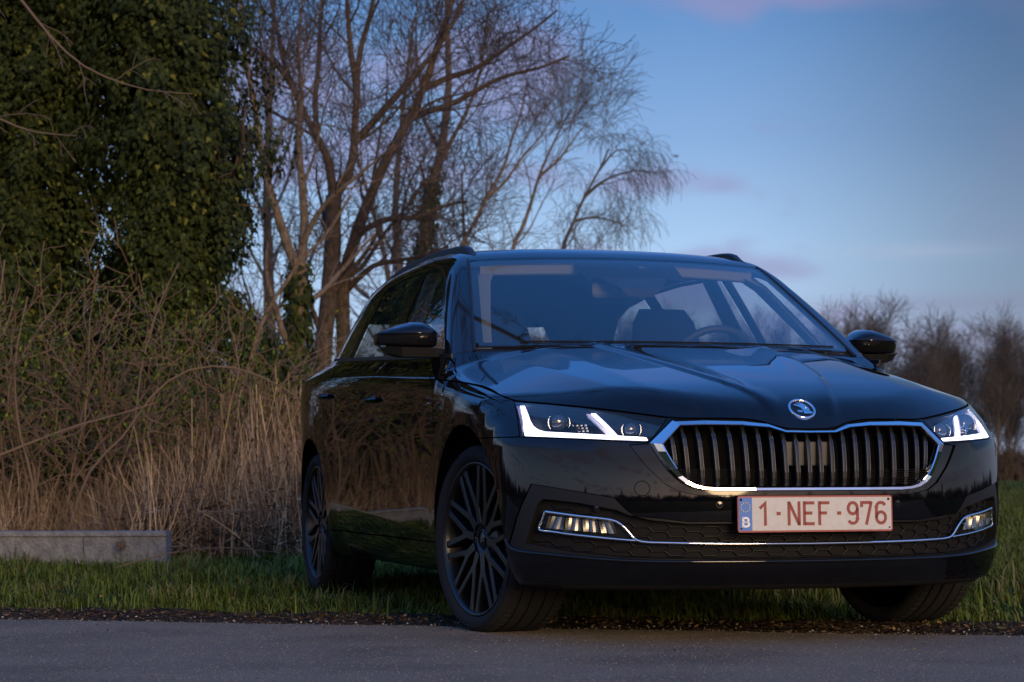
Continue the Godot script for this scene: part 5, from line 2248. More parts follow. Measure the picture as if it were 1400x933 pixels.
func limb_path(w: Wood, line: Array, z: float, r0: float, r1: float, o: Dictionary, zs := 0.0, from := 0.2, sides := 9) -> void:
	var c := Curve3D.new()
	var m := line.size() / 2
	var p := []
	for k in m:
		p.push_back(Vector3(line[k * 2], line[k * 2 + 1], z + zs * k / maxf(1.0, m - 1.0)))
	for k in m:
		var t: Vector3 = (p[mini(k + 1, m - 1)] - p[maxi(k - 1, 0)]) / 6.0
		c.add_point(p[k], -t, t)
	var len_ := c.get_baked_length()
	var pts := PackedVector3Array()
	var rad := PackedFloat32Array()
	var n := maxi(6, int(len_ / 0.16))
	for k in n + 1:
		var f := float(k) / n
		pts.push_back(c.sample_baked(len_ * f, true))
		rad.push_back(lerpf(r0, r1, pow(f, 0.85)) * (1.0 + 0.10 * gn.get_noise_2d(k * 6.0, z * 10.0 + r0 * 900.0)))
	w.limbs.tube(pts, rad, sides, false)
	branch(w, pts, rad, len_, -1, o, from)

func wood() -> Wood:
	var w := Wood.new()
	w.limbs = MB.new()
	w.twigs = MB.new()
	return w

func finish_tree(t: Node3D, w: Wood, bark_: Material, twig_: Material) -> void:
	for b in [w.limbs, w.twigs]:
		for k in b.v.size():
			b.v[k] -= t.position
	part("trunk", w.limbs, bark_, t)
	if w.twigs.v.size() > 0:
		part("twigs", w.twigs, twig_, t).set_meta("kind", "stuff")

func ivy_leaf() -> ArrayMesh:
	# a lobed leaf, folded along the middle, 1 wide, hanging from the origin along -y, facing +z
	var b := MB.new()
	var ol := [V(0.0, 0.10), V(0.28, 0.18), V(0.52, -0.16), V(0.30, -0.34), V(0.20, -0.66), V(0.0, -1.0)]
	for sg in [1.0, -1.0]:
		for k in 5:
			var p: Vector2 = ol[k]
			var q: Vector2 = ol[k + 1]
			var a := Vector3(p.x * sg, p.y, -absf(p.x) * 0.30 - 0.12 * p.y * p.y)
			var c := Vector3(q.x * sg, q.y, -absf(q.x) * 0.30 - 0.12 * q.y * q.y)
			var m := Vector3(0, -0.25, 0)
			var n := Vector3(sg * 0.28, 0.12, 1).normalized()
			b.tri(m, a, c, n, n, n)
	return b.mesh()

func ivy_on(t: Node3D, path: Array, count: int, size: float, seed_: int, tone := 1.0) -> void:
	# leaves over a column; path: [point, radius], ...
	var nz := FastNoiseLite.new()
	nz.seed = seed_
	nz.frequency = 1.1
	nz.fractal_octaves = 4
	var xf := []
	var col := []
	var total := 0.0
	for k in path.size() - 1:
		total += path[k][0].distance_to(path[k + 1][0])
	var made := 0
	while made < count:
		var d := rng.randf() * total
		var k := 0
		while k < path.size() - 2 and d > path[k][0].distance_to(path[k + 1][0]):
			d -= path[k][0].distance_to(path[k + 1][0])
			k += 1
		var f: float = clampf(d / path[k][0].distance_to(path[k + 1][0]), 0, 1)
		var c: Vector3 = path[k][0].lerp(path[k + 1][0], f)
		var r: float = lerpf(path[k][1], path[k + 1][1], f)
		var a := rng.randf() * TAU
		var out := Vector3(cos(a), 0, sin(a))
		var lump := nz.get_noise_3dv(c * 1.6 + out * r * 2.2)
		var rr := r * (0.84 + 0.72 * lump) * (0.62 + 0.46 * pow(rng.randf(), 0.55)) + rng.randfn(0, 0.03)
		var p := c + out * rr + Vector3(0, rng.randfn(0, 0.05), 0)
		if p.y < 0.05:
			continue
		made += 1
		# facing outwards, drooping
		var face := (out + Vector3(rng.randfn(0, 0.35), rng.randf_range(-0.1, 0.65), rng.randfn(0, 0.35))).normalized()
		var bs := Basis.looking_at(-face, Vector3.UP)
		bs = bs * Basis(Vector3(0, 0, 1), rng.randfn(0, 0.5))
		var s := size * rng.randf_range(0.5, 1.45)
		xf.push_back(Transform3D(bs.scaled_local(Vector3(s, s * rng.randf_range(0.9, 1.25), s)), p - t.position))
		var v := rng.randf()
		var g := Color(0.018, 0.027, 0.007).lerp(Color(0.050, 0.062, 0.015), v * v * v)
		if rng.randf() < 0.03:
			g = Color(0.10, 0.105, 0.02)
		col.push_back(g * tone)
	many("ivy", ivy_leaf(), M.leaf, xf, col, t)

func make_trees() -> void:
	# --- ivy-covered trunks on the left
	var lean := {"last": 2, "kids": [4, 5, 5], "angle": 0.8, "ratio": 0.55, "wiggle": 0.22, "rise": [0.03, 0.0, -0.05], "thin": 0.0035, "first": 0.9}
	var iv := [
		["ivy_tree", "large ivy-covered tree trunk whose ragged edge meets the sky", -2.70, -18.2, 0.13, [[0.0, 0.20], [0.8, 0.24], [1.5, 0.26], [1.95, 0.42], [2.3, 0.55], [2.8, 0.66], [3.3, 0.90], [3.9, 0.76], [4.6, 0.86], [5.6, 0.66], [7.0, 0.5], [8.2, 0.25]], 72000, -0.085],
		["ivy_tree", "broad ivy-covered tree at the far left behind bramble thicket", -4.15, -18.6, 0.20, [[0.0, 0.5], [0.9, 0.75], [1.8, 0.80], [2.6, 0.86], [3.4, 0.80], [4.4, 0.86], [5.6, 0.75], [7.2, 0.55], [8.6, 0.25]], 80000, -0.03],
		["ivy_tree", "ivy-covered tree mostly outside the frame at the left edge", -5.75, -17.6, 0.2, [[0.0, 0.4], [1.0, 0.7], [2.2, 0.85], [3.4, 0.9], [4.6, 0.8], [6.0, 0.7], [7.6, 0.4]], 46000, 0.0],
		["ivy_tree", "ivy-covered tree far out beyond the left edge", -8.2, -16.2, 0.2, [[0.0, 0.5], [1.2, 0.9], [2.6, 1.0], [4.2, 0.9], [6.0, 0.7], [7.6, 0.3]], 36000, 0.0],
	]
	for e in iv:
		var t := thing(e[0], e[1], "tree", Vector3(e[2], 0, e[3]), "ivy-clad trees on the left")
		var w := wood()
		var line := []
		var col := []
		for q in e[5]:
			var x: float = e[2] + e[7] * q[0] + 0.10 * sin(q[0] * 1.3 + e[2])
			line.append_array([x, q[0]])
			col.push_back([Vector3(x, q[0], e[3]), q[1]])
		limb_path(w, line, e[3], e[4], 0.05, {"last": 2, "kids": [12, 5, 5], "angle": 1.0, "ratio": 0.5, "wiggle": 0.2, "rise": [0.06, 0.02, 0.0], "thin": 0.004, "first": 1.3}, 0.0, 0.25)
		finish_tree(t, w, M.bark, M.twig_brown)
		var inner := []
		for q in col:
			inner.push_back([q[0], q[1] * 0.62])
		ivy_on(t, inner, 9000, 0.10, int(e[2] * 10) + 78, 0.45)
		ivy_on(t, col, e[6], 0.039, int(e[2] * 10) + 77)
	# low ivy mound and ivy stump between the trunks
	var mound := thing("ivy_bush", "dark ivy bush between the trunks left of the car", "bush", Vector3(-2.35, 0, -20.5))
	var mw := wood()
	for k in 9:
		grow(mw, Vector3(-2.35 + rng.randfn(0, 0.35), 0, -20.5), Vector3(rng.randfn(0, 0.35), 1, rng.randfn(0, 0.2)), rng.randf_range(1.2, 2.1), 0.02, 0, {"last": 2, "kids": [5, 5, 4], "angle": 0.7, "ratio": 0.5, "wiggle": 0.2, "rise": [0.05, 0.0], "thin": 0.003, "first": 1.0})
	finish_tree(mound, mw, M.bark, M.twig_brown)
	ivy_on(mound, [[Vector3(-2.35, 0.2, -20.5), 0.75], [Vector3(-2.4, 1.2, -20.5), 0.62], [Vector3(-2.55, 1.75, -20.5), 0.34], [Vector3(-2.75, 2.25, -20.5), 0.13]], 3200, 0.06, 91)
	ivy_on(mound, [[Vector3(-1.85, 0.2, -20.3), 0.55], [Vector3(-1.9, 1.0, -20.4), 0.45], [Vector3(-1.95, 1.45, -20.4), 0.2]], 1500, 0.06, 92)
	var back := thing("ivy_bush", "dense dark ivy thicket filling the gap between the ivy-covered trees", "bush", Vector3(-3.5, 0, -19.8))
	var bw := wood()
	for k in 10:
		grow(bw, Vector3(-3.5 + rng.randfn(0, 0.5), 0, -19.8), Vector3(rng.randfn(0, 0.3), 1, rng.randfn(0, 0.2)), rng.randf_range(1.6, 2.6), 0.025, 0, {"last": 2, "kids": [5, 5, 4], "angle": 0.7, "ratio": 0.5, "wiggle": 0.2, "rise": [0.05, 0.0], "thin": 0.003, "first": 1.0})
	finish_tree(back, bw, M.bark, M.twig_brown)
	ivy_on(back, [[Vector3(-3.5, 0.2, -19.8), 0.9], [Vector3(-3.5, 1.2, -19.8), 0.85], [Vector3(-3.45, 2.0, -19.8), 0.62], [Vector3(-3.45, 2.6, -19.8), 0.30]], 15000, 0.055, 93)
	# --- the big twin-trunked tree behind the car
	var big := {"last": 3, "kids": [6, 5, 3, 3], "angle": 0.70, "ratio": 0.62, "wiggle": 0.15, "rise": [0.06, 0.05, 0.03, 0.0], "thin": 0.0032, "first": 1.8, "longest": 2.2, "shortest": 0.32}
	var c := thing("bare_tree", "large bare tree with twin brown trunks forking above the car's tail", "tree", Vector3(-2.0, 0, -24.0))
	var w := wood()
	limb_path(w, [-2.13, 0.0, -2.15, 1.02, -2.14, 1.93, -2.09, 2.43, -2.05, 2.93, -2.03, 3.42, -2.03, 3.71], -24.0, 0.115, 0.09, big.merged({"kids": [3, 5, 5, 4]}, true), 0.0, 0.5, 12)
	limb_path(w, [-2.03, 3.71, -2.09, 4.13, -2.22, 4.37, -2.36, 4.66, -2.52, 4.99, -2.71, 5.20, -2.98, 5.37, -3.23, 5.74], -24.0, 0.058, 0.014, big, 0.5)
	limb_path(w, [-2.22, 4.37, -2.25, 4.83, -2.23, 5.24, -2.22, 5.74, -2.18, 6.24, -2.23, 6.90], -24.0, 0.038, 0.011, big, -0.6)
	limb_path(w, [-2.03, 3.68, -1.86, 3.96, -1.80, 4.33, -1.78, 4.91, -1.74, 5.41, -1.61, 5.91, -1.56, 6.40, -1.45, 6.98], -24.0, 0.058, 0.014, big, -0.3)
	limb_path(w, [-1.78, 4.99, -1.84, 5.41, -1.87, 5.91, -1.92, 6.40, -2.03, 6.90], -24.15, 0.04, 0.012, big, 0.5)
	limb_path(w, [-2.52, 4.98, -2.61, 5.33, -2.71, 5.74, -2.81, 6.24], -23.8, 0.035, 0.012, big, -0.4)
	limb_path(w, [-1.92, 0.0, -1.92, 1.03, -1.92, 1.94, -1.94, 2.45, -1.90, 2.86, -1.79, 3.24, -1.69, 3.53, -1.50, 3.99, -1.38, 4.22, -1.17, 4.61, -1.00, 4.97, -0.88, 5.32, -0.75, 5.70, -0.60, 6.20, -0.50, 6.78], -24.25, 0.125, 0.018, big.merged({"kids": [9, 5, 3, 3]}, true), 0.3, 0.3, 12)
	limb_path(w, [-1.17, 4.61, -0.96, 4.70, -0.73, 4.74, -0.46, 4.87, -0.08, 5.05, 0.29, 5.12, 0.65, 5.25], -24.2, 0.045, 0.012, big.merged({"first": 0.5, "kids": [6, 4, 3, 3]}, true), 0.5)
	limb_path(w, [-1.00, 4.97, -0.73, 5.12, -0.42, 5.24, -0.08, 5.49, 0.25, 5.74, 0.54, 5.99], -24.2, 0.042, 0.012, big.merged({"first": 0.5, "kids": [6, 4, 3, 3]}, true), -0.5)
	limb_path(w, [-1.74, 4.40, -1.56, 4.58, -1.37, 4.78, -1.10, 5.08, -0.83, 5.38, -0.60, 5.78, -0.41, 6.24], -24.1, 0.048, 0.014, big, 0.4)
	limb_path(w, [-1.89, 2.65, -1.71, 2.80, -1.54, 2.90, -1.29, 2.93, -1.04, 2.95, -0.7, 3.05], -24.2, 0.042, 0.015, big.merged({"kids": [5, 4, 4, 3], "first": 0.8}, true), 0.9)
	limb_path(w, [-1.78, 3.26, -1.63, 3.36, -1.40, 3.44, -1.03, 3.45, -0.75, 3.57, -0.5, 3.6], -24.2, 0.045, 0.015, big.merged({"kids": [5, 4, 4, 3], "first": 0.8}, true), 0.5)
	finish_tree(c, w, M.bark, M.twig)
	# --- the ivy-footed tree to its left
	var o2 := big.merged({"first": 1.5, "kids": [8, 5, 3, 3]}, true)
	var d := thing("bare_tree", "slim bare tree with ivy round its foot left of the twin trunks", "tree", Vector3(-2.25, 0, -22.0))
	w = wood()
	limb_path(w, [-2.29, 0.0, -2.28, 0.91, -2.26, 1.66, -2.25, 2.12, -2.22, 2.50, -2.21, 2.73], -22.0, 0.12, 0.09, big.merged({"kids": [2, 4, 4, 3]}, true), 0.0, 0.5, 10)
	limb_path(w, [-2.22, 2.63, -2.29, 2.80, -2.37, 3.03, -2.44, 3.26, -2.53, 3.56, -2.59, 3.86, -2.67, 4.39, -2.77, 4.93, -2.81, 5.46, -2.88, 6.06], -22.0, 0.055, 0.012, o2, 0.3)
	limb_path(w, [-2.20, 2.71, -2.18, 2.95, -2.17, 3.14, -2.20, 3.56, -2.24, 4.02, -2.22, 4.55, -2.26, 5.08, -2.20, 5.68], -22.0, 0.055, 0.012, o2, -0.3)
	limb_path(w, [-2.18, 2.95, -2.05, 3.18, -1.93, 3.33, -1.76, 3.47, -1.52, 3.64, -1.2, 3.9], -22.0, 0.035, 0.010, o2.merged({"kids": [6, 5, 4, 3]}, true), 0.5)
	finish_tree(d, w, M.bark_pale, M.twig)
	ivy_on(d, [[Vector3(-2.29, 0.1, -22.0), 0.34], [Vector3(-2.27, 1.0, -22.0), 0.30], [Vector3(-2.26, 1.7, -22.0), 0.22], [Vector3(-2.22, 2.45, -22.0), 0.15], [Vector3(-2.2, 2.7, -22.0), 0.12]], 2000, 0.055, 95)
	# --- pale stem leaning to the right in front of them
	var pl := thing("leaning_sapling", "pale bare stem leaning right across the ivy-footed tree", "sapling", Vector3(-2.75, 0, -19.0))
	w = wood()
	limb_path(w, [-2.75, 0.0, -2.55, 0.85, -2.36, 1.51, -2.27, 1.84, -2.15, 2.09, -2.01, 2.29, -1.89, 2.48, -1.75, 2.60, -1.60, 2.80, -1.45, 3.05], -19.0, 0.034, 0.012, lean, 0.0, 0.45, 7)
	finish_tree(pl, w, M.bark_pale, M.twig_brown)
	# --- ivy-clad slender tree right of the twin trunks
	var e_ := thing("bare_tree", "slender bare tree with ivy-clad stem rising over the car's roof", "tree", Vector3(-1.25, 0, -27.0))
	w = wood()
	var o3 := big.merged({"first": 1.6, "kids": [8, 5, 3, 3], "rise": [0.10, 0.06, 0.04, 0.0], "angle": 0.6}, true)
	limb_path(w, [-1.30, 0.0, -1.28, 1.2, -1.23, 2.20, -1.17, 3.04, -1.14, 3.41, -1.08, 3.78, -1.02, 4.18, -0.97, 4.39], -27.0, 0.11, 0.075, o3.merged({"kids": [3, 5, 5, 4], "first": 0.9}, true), 0.0, 0.6, 10)
	limb_path(w, [-0.97, 4.39, -0.90, 4.67, -0.84, 5.09, -0.80, 5.55, -0.81, 6.02, -0.82, 6.58, -0.76, 7.23, -0.7, 7.9], -27.0, 0.065, 0.012, o3, 0.3)
	limb_path(w, [-0.90, 4.67, -1.02, 4.90, -1.16, 5.18, -1.23, 5.46, -1.30, 5.83, -1.35, 6.4], -27.0, 0.035, 0.010, o3, -0.5)
	limb_path(w, [-0.93, 4.48, -0.76, 4.81, -0.56, 5.18, -0.42, 5.55, -0.34, 5.93, -0.30, 6.39], -27.0, 0.035, 0.010, o3, 0.5)
	finish_tree(e_, w, M.bark_pale, M.twig)
	ivy_on(e_, [[Vector3(-1.28, 0.4, -27.0), 0.22], [Vector3(-1.23, 2.2, -27.0), 0.20], [Vector3(-1.14, 3.41, -27.0), 0.16], [Vector3(-1.02, 4.15, -27.0), 0.13], [Vector3(-0.97, 4.42, -27.0), 0.07]], 2200, 0.06, 97)
	# --- birches
	var br := {"last": 3, "kids": [11, 4, 3, 3], "angle": 0.50, "ratio": 0.55, "wiggle": 0.12, "rise": [0.12, 0.06, 0.0, -0.06], "thin": 0.0032, "first": 1.8, "longest": 2.0, "shortest": 0.36}
	var f := thing("birch_tree", "thin bare birch leaning right above the windscreen's left corner", "tree", Vector3(-1.2, 0, -34.0), "birches above the roof")
	w = wood()
	limb_path(w, [-1.75, 0.0, -1.35, 2.0, -1.00, 3.22, -0.82, 4.16, -0.64, 4.51, -0.41, 4.98, -0.14, 5.47, 0.00, 5.92, 0.16, 6.39, 0.26, 6.88], -34.0, 0.085, 0.012, br, 0.0, 0.35, 8)
	limb_path(w, [-0.41, 4.98, -0.12, 5.22, 0.18, 5.63, 0.45, 5.92, 0.7, 6.3], -34.0, 0.03, 0.008, br.merged({"kids": [6, 5, 4, 3]}, true), 0.4)
	finish_tree(f, w, M.bark_pale, M.twig_pale)
	var g := thing("birch_tree", "bare birch with pale stem in the middle of the roof line", "tree", Vector3(-0.3, 0, -36.0), "birches above the roof")
	w = wood()
	limb_path(w, [-0.5, 0.0, -0.3, 2.0, -0.12, 3.38, 0.02, 4.37, 0.19, 4.75, 0.35, 5.22, 0.47, 5.62, 0.60, 5.93, 0.79, 6.34, 1.02, 6.76], -36.0, 0.09, 0.012, br, 0.0, 0.35, 8)
	limb_path(w, [0.47, 5.62, 0.81, 5.93, 1.12, 6.36, 1.32, 6.63], -36.0, 0.03, 0.008, br.merged({"kids": [6, 5, 4, 3]}, true), -0.4)
	finish_tree(g, w, M.bark_pale, M.twig_pale)
	var wp := br.merged({"rise": [0.05, -0.05, -0.30, -0.45], "kids": [7, 4, 3, 3], "first": 1.1, "angle": 0.7, "wiggle": 0.12}, true)
	var h := thing("birch_tree", "weeping bare birch with drooping twigs farthest right above the roof", "tree", Vector3(0.7, 0, -40.0), "birches above the roof")
	w = wood()
	limb_path(w, [0.3, 0.0, 0.55, 2.0, 0.76, 3.70, 0.98, 4.83, 1.16, 5.28, 1.34, 5.70, 1.52, 6.04, 1.71, 6.39, 1.85, 6.71], -40.0, 0.10, 0.015, wp, 0.0, 0.5, 8)
	limb_path(w, [1.38, 5.79, 1.72, 6.07, 2.07, 6.21, 2.41, 6.26, 2.65, 6.21], -40.0, 0.035, 0.009, wp.merged({"first": 0.7, "kids": [7, 4, 3, 2]}, true), 0.3)
	limb_path(w, [1.17, 5.33, 1.52, 5.41, 1.86, 5.38, 2.23, 5.24], -40.0, 0.03, 0.009, wp.merged({"first": 0.6, "kids": [7, 4, 3, 2]}, true), -0.3)
	limb_path(w, [1.66, 6.29, 1.96, 6.65, 2.18, 6.66, 2.32, 6.43], -40.0, 0.025, 0.007, wp.merged({"first": 0.55, "kids": [6, 4, 3, 2]}, true), 0.2)
	finish_tree(h, w, M.bark_grey, M.twig_pale)
	# --- a further row behind the twin trunks, finer and paler
	var lo := {"last": 3, "kids": [13, 5, 3, 3], "angle": 0.60, "ratio": 0.55, "wiggle": 0.15, "rise": [0.09, 0.05, 0.02, 0.0], "thin": 0.0048, "first": 2.6, "longest": 2.9, "shortest": 0.4}
	var spots := [[-7.6, -46.0, 8.5, "bare tree glimpsed between ivy trunk and slim tree"], [-5.1, -44.0, 9.5, "bare tree far behind the ivy-footed slim tree"], [-2.9, -50.0, 9.0, "bare tree far behind the twin trunks"], [-0.9, -48.0, 7.4, "low bare tree far behind the slender ivy-clad stem"], [1.2, -52.0, 6.2, "low bare tree far behind the birches"], [-3.9, -33.0, 8.6, "fine-twigged bare tree between the ivy trunk's edge and slim tree"], [-1.9, -38.0, 8.8, "fine-twigged bare tree close behind the twin trunks"]]
	for s in spots:
		var t := thing("bare_tree", s[3], "tree", Vector3(s[0], 0, s[1]), "bare trees in the row behind")
		w = wood()
		var hgt: float = s[2]
		limb_path(w, [s[0], 0.0, s[0] + 0.1, hgt * 0.3, s[0] + rng.randfn(0, 0.2), hgt * 0.6, s[0] + rng.randfn(0, 0.4), hgt], s[1], 0.14, 0.02, lo, rng.randfn(0, 0.5), 0.22, 8)
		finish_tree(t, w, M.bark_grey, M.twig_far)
	# --- a bare tree by the verge outside the frame on the left; its limbs hang over the car
	var over := {"last": 3, "kids": [9, 6, 5, 4], "angle": 0.75, "ratio": 0.6, "wiggle": 0.2, "rise": [0.02, 0.0, -0.03, -0.05], "thin": 0.004, "first": 1.5, "longest": 1.8}
	var ot := thing("bare_tree", "bare roadside tree whose limbs overhang the car from the left", "tree", Vector3(-5.6, 0, -12.2))
	w = wood()
	limb_path(w, [-5.6, 0.0, -5.5, 1.6, -5.3, 3.2, -4.9, 4.6, -4.6, 6.0, -4.5, 7.6, -4.3, 9.0], -12.2, 0.19, 0.04, over, 0.0, 0.45, 12)
	limb_path(w, [-5.2, 3.5, -4.2, 4.5, -3.0, 5.3, -1.6, 5.9, -0.2, 6.2, 0.9, 6.3], -12.2, 0.10, 0.02, over, 2.4)
	limb_path(w, [-4.9, 4.6, -3.9, 5.8, -2.6, 7.0, -1.2, 7.9, 0.2, 8.4], -12.2, 0.09, 0.02, over, -0.8)
	limb_path(w, [-5.3, 3.2, -4.6, 3.9, -3.6, 4.4, -2.9, 4.5], -12.2, 0.06, 0.015, over, 3.0)
	limb_path(w, [-4.7, 5.4, -5.4, 6.6, -6.4, 7.6, -7.4, 8.2], -12.2, 0.07, 0.02, over, 0.6)
	finish_tree(ot, w, M.bark, M.twig)
	# thin twigs that hang into the top left corner
	var hang := thing("hanging_branch", "thin bare branch hanging into the top left corner", "branch", Vector3(-3.9, 3.6, -15.0))
	w = wood()
	limb_path(w, [-3.8, 4.3, -3.45, 3.86, -3.25, 3.62, -3.05, 3.45, -2.86, 3.36, -2.6, 3.28, -2.28, 3.25], -15.0, 0.014, 0.003, {"last": 1, "kids": [7, 3], "angle": 0.8, "ratio": 0.5, "wiggle": 0.16, "rise": [-0.12, -0.1], "thin": 0.0025, "first": 0.5}, 0.0, 0.1, 5)
	limb_path(w, [-3.9, 3.2, -3.62, 3.06, -3.4, 2.98, -3.1, 2.95], -15.0, 0.010, 0.003, {"last": 1, "kids": [5, 3], "angle": 0.8, "ratio": 0.5, "wiggle": 0.16, "rise": [-0.12, -0.1], "thin": 0.0025, "first": 0.4}, 0.0, 0.1, 5)
	finish_tree(hang, w, M.cane, M.cane)

func make_far_trees() -> void:
	gn.seed = 9
	gn.frequency = 0.09
	gn.fractal_octaves = 3
	var models := []
	for k in 4:
		var o := {"last": 3, "kids": [26, 7, 4, 3], "angle": 0.60, "ratio": 0.50, "wiggle": 0.10, "rise": [0.10, 0.08, 0.07, 0.05], "thin": 0.013, "first": 6.4, "longest": 6.0, "shortest": 1.0}
		var w := wood()
		var lean := rng.randf_range(-0.5, 0.5)
		limb_path(w, [0.0, 0.0, lean * 0.3, 3.5, lean * 0.6 + 0.2, 7.5, lean, 12.0], 0.0, 0.25, 0.03, o, rng.randfn(0, 0.5), 0.24, 7)
		if k % 2:
			limb_path(w, [0.1, 1.2, -0.7 - lean, 4.5, -1.3, 8.0, -1.5, 11.5], 0.0, 0.16, 0.03, o.merged({"kids": [14, 7, 4, 3]}, true), 0.6, 0.12, 7)
		models.push_back([w.limbs.mesh(), w.twigs.mesh()])
	var row := [
		# x, z, height scale, model, label
		[24.6, -158.0, 0.78, 0, "rounded bare tree just right of the windscreen pillar"], [27.6, -163.0, 0.86, 1, "tallest bare tree of the far row above the left mirror"], [30.4, -155.0, 0.76, 2, "bare tree of the far row behind the bonnet's right edge"],
		[33.2, -160.0, 0.72, 3, "lower bare tree of the far row at the dip"], [35.8, -157.0, 0.76, 0, "bare tree of the far row above the far headlight"], [38.0, -162.0, 0.74, 1, "bare tree of the far row near the right edge"],
		[21.2, -165.0, 0.84, 2, "small far bare tree peeping past the windscreen pillar"], [40.6, -158.0, 0.72, 2, "bare tree of the far row cut by the right edge"], [17.5, -162.0, 0.80, 3, "bare far tree seen over the roof's right end"], [43.5, -160.0, 0.78, 3, "bare tree of the far row just outside the right edge"],
	]
	for e in row:
		far_tree(models, e, "bare trees across the meadow")
	for k in 26:
		var x := -40.0 + k * 2.2 + rng.randfn(0, 0.5)
		far_tree(models, [x, -150.0 - rng.randf() * 20.0, rng.randf_range(0.55, 0.85), k % 4, "bare tree of the far row hidden behind the car and thicket"], "bare trees across the meadow behind the car")
	for k in 9:
		far_tree(models, [22.5 + k * 2.35 + rng.randfn(0, 0.3), -172.0 - rng.randf() * 8.0, rng.randf_range(0.58, 0.74), (k + 1) % 4, ["first", "second", "third", "fourth", "fifth", "sixth", "seventh", "eighth", "ninth"][k] + " tree of the far second rank counted right from the windscreen pillar"], "bare trees in the second rank across the meadow")
	for k in 14:
		far_tree(models, [46.5 + k * 3.4, -150.0 - rng.randf() * 25.0, rng.randf_range(0.8, 1.1), k % 4, "bare tree of the far row beyond the right edge"], "bare trees across the meadow beyond the frame")
	for k in 30:
		var a := -2.4 + 4.8 * k / 29.0
		var r := rng.randf_range(105.0, 150.0)
		far_tree(models, [sin(a) * r, cos(a) * r, rng.randf_range(0.22, 0.50), k % 4, "bare tree across the fields behind the camera"], "bare trees behind the camera")
	# scrub along the foot of the far row
	var sx := []
	var sc := []
	var sb := MB.new()
	for k in 60:
		var p := Vector3(rng.randfn(0, 0.5), 0, rng.randfn(0, 0.5))
		var q := p + Vector3(rng.randfn(0, 0.35), rng.randf_range(0.6, 1.5), rng.randfn(0, 0.35))
		sb.tube(PackedVector3Array([p, p.lerp(q, 0.5) + Vector3(rng.randfn(0, 0.1), 0, 0), q]), PackedFloat32Array([0.03, 0.025, 0.012]), 3, false)
	var sm := sb.mesh()
	for k in 700:
		var x := rng.randf_range(-45.0, 95.0)
		var s := rng.randf_range(0.6, 2.0)
		sx.push_back(Transform3D(Basis(Vector3.UP, rng.randf() * TAU).scaled(Vector3(s * 1.2, s, s * 1.2)), Vector3(x, -0.02, -148.0 - rng.randf() * 26.0)))
		sc.push_back(Color(0.050, 0.036, 0.026).lerp(Color(0.10, 0.07, 0.045), rng.randf()))
	var u := many("far_scrub", sm, M.straw, sx, sc)
	tag(u, "brown scrub along the foot of the far bare trees", "scrub")
	var bx := []
	var bc := []
	for k in 500:
		var a := -2.4 + 4.8 * rng.randf()
		var r := rng.randf_range(112.0, 135.0)
		var s := rng.randf_range(1.5, 3.6)
		bx.push_back(Transform3D(Basis(Vector3.UP, rng.randf() * TAU).scaled(Vector3(s * 1.4, s, s * 1.4)), Vector3(sin(a) * r, -0.02, cos(a) * r)))
		bc.push_back(Color(0.045, 0.034, 0.025))
	var v := many("field_scrub", sm, M.straw, bx, bc)
	tag(v, "brown hedge scrub across the fields behind the camera", "scrub")

func far_tree(models: Array, e: Array, group: String) -> void:
	var t := thing("far_tree", e[4], "tree", Vector3(e[0], -0.02, e[1]), group)
	var s: float = e[2]
	t.scale = Vector3(s * rng.randf_range(0.85, 1.1), s, s * rng.randf_range(0.85, 1.1))
	t.rotation.y = rng.randf() * TAU
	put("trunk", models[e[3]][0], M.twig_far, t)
	put("twigs", models[e[3]][1], M.twig_far, t).set_meta("kind", "stuff")

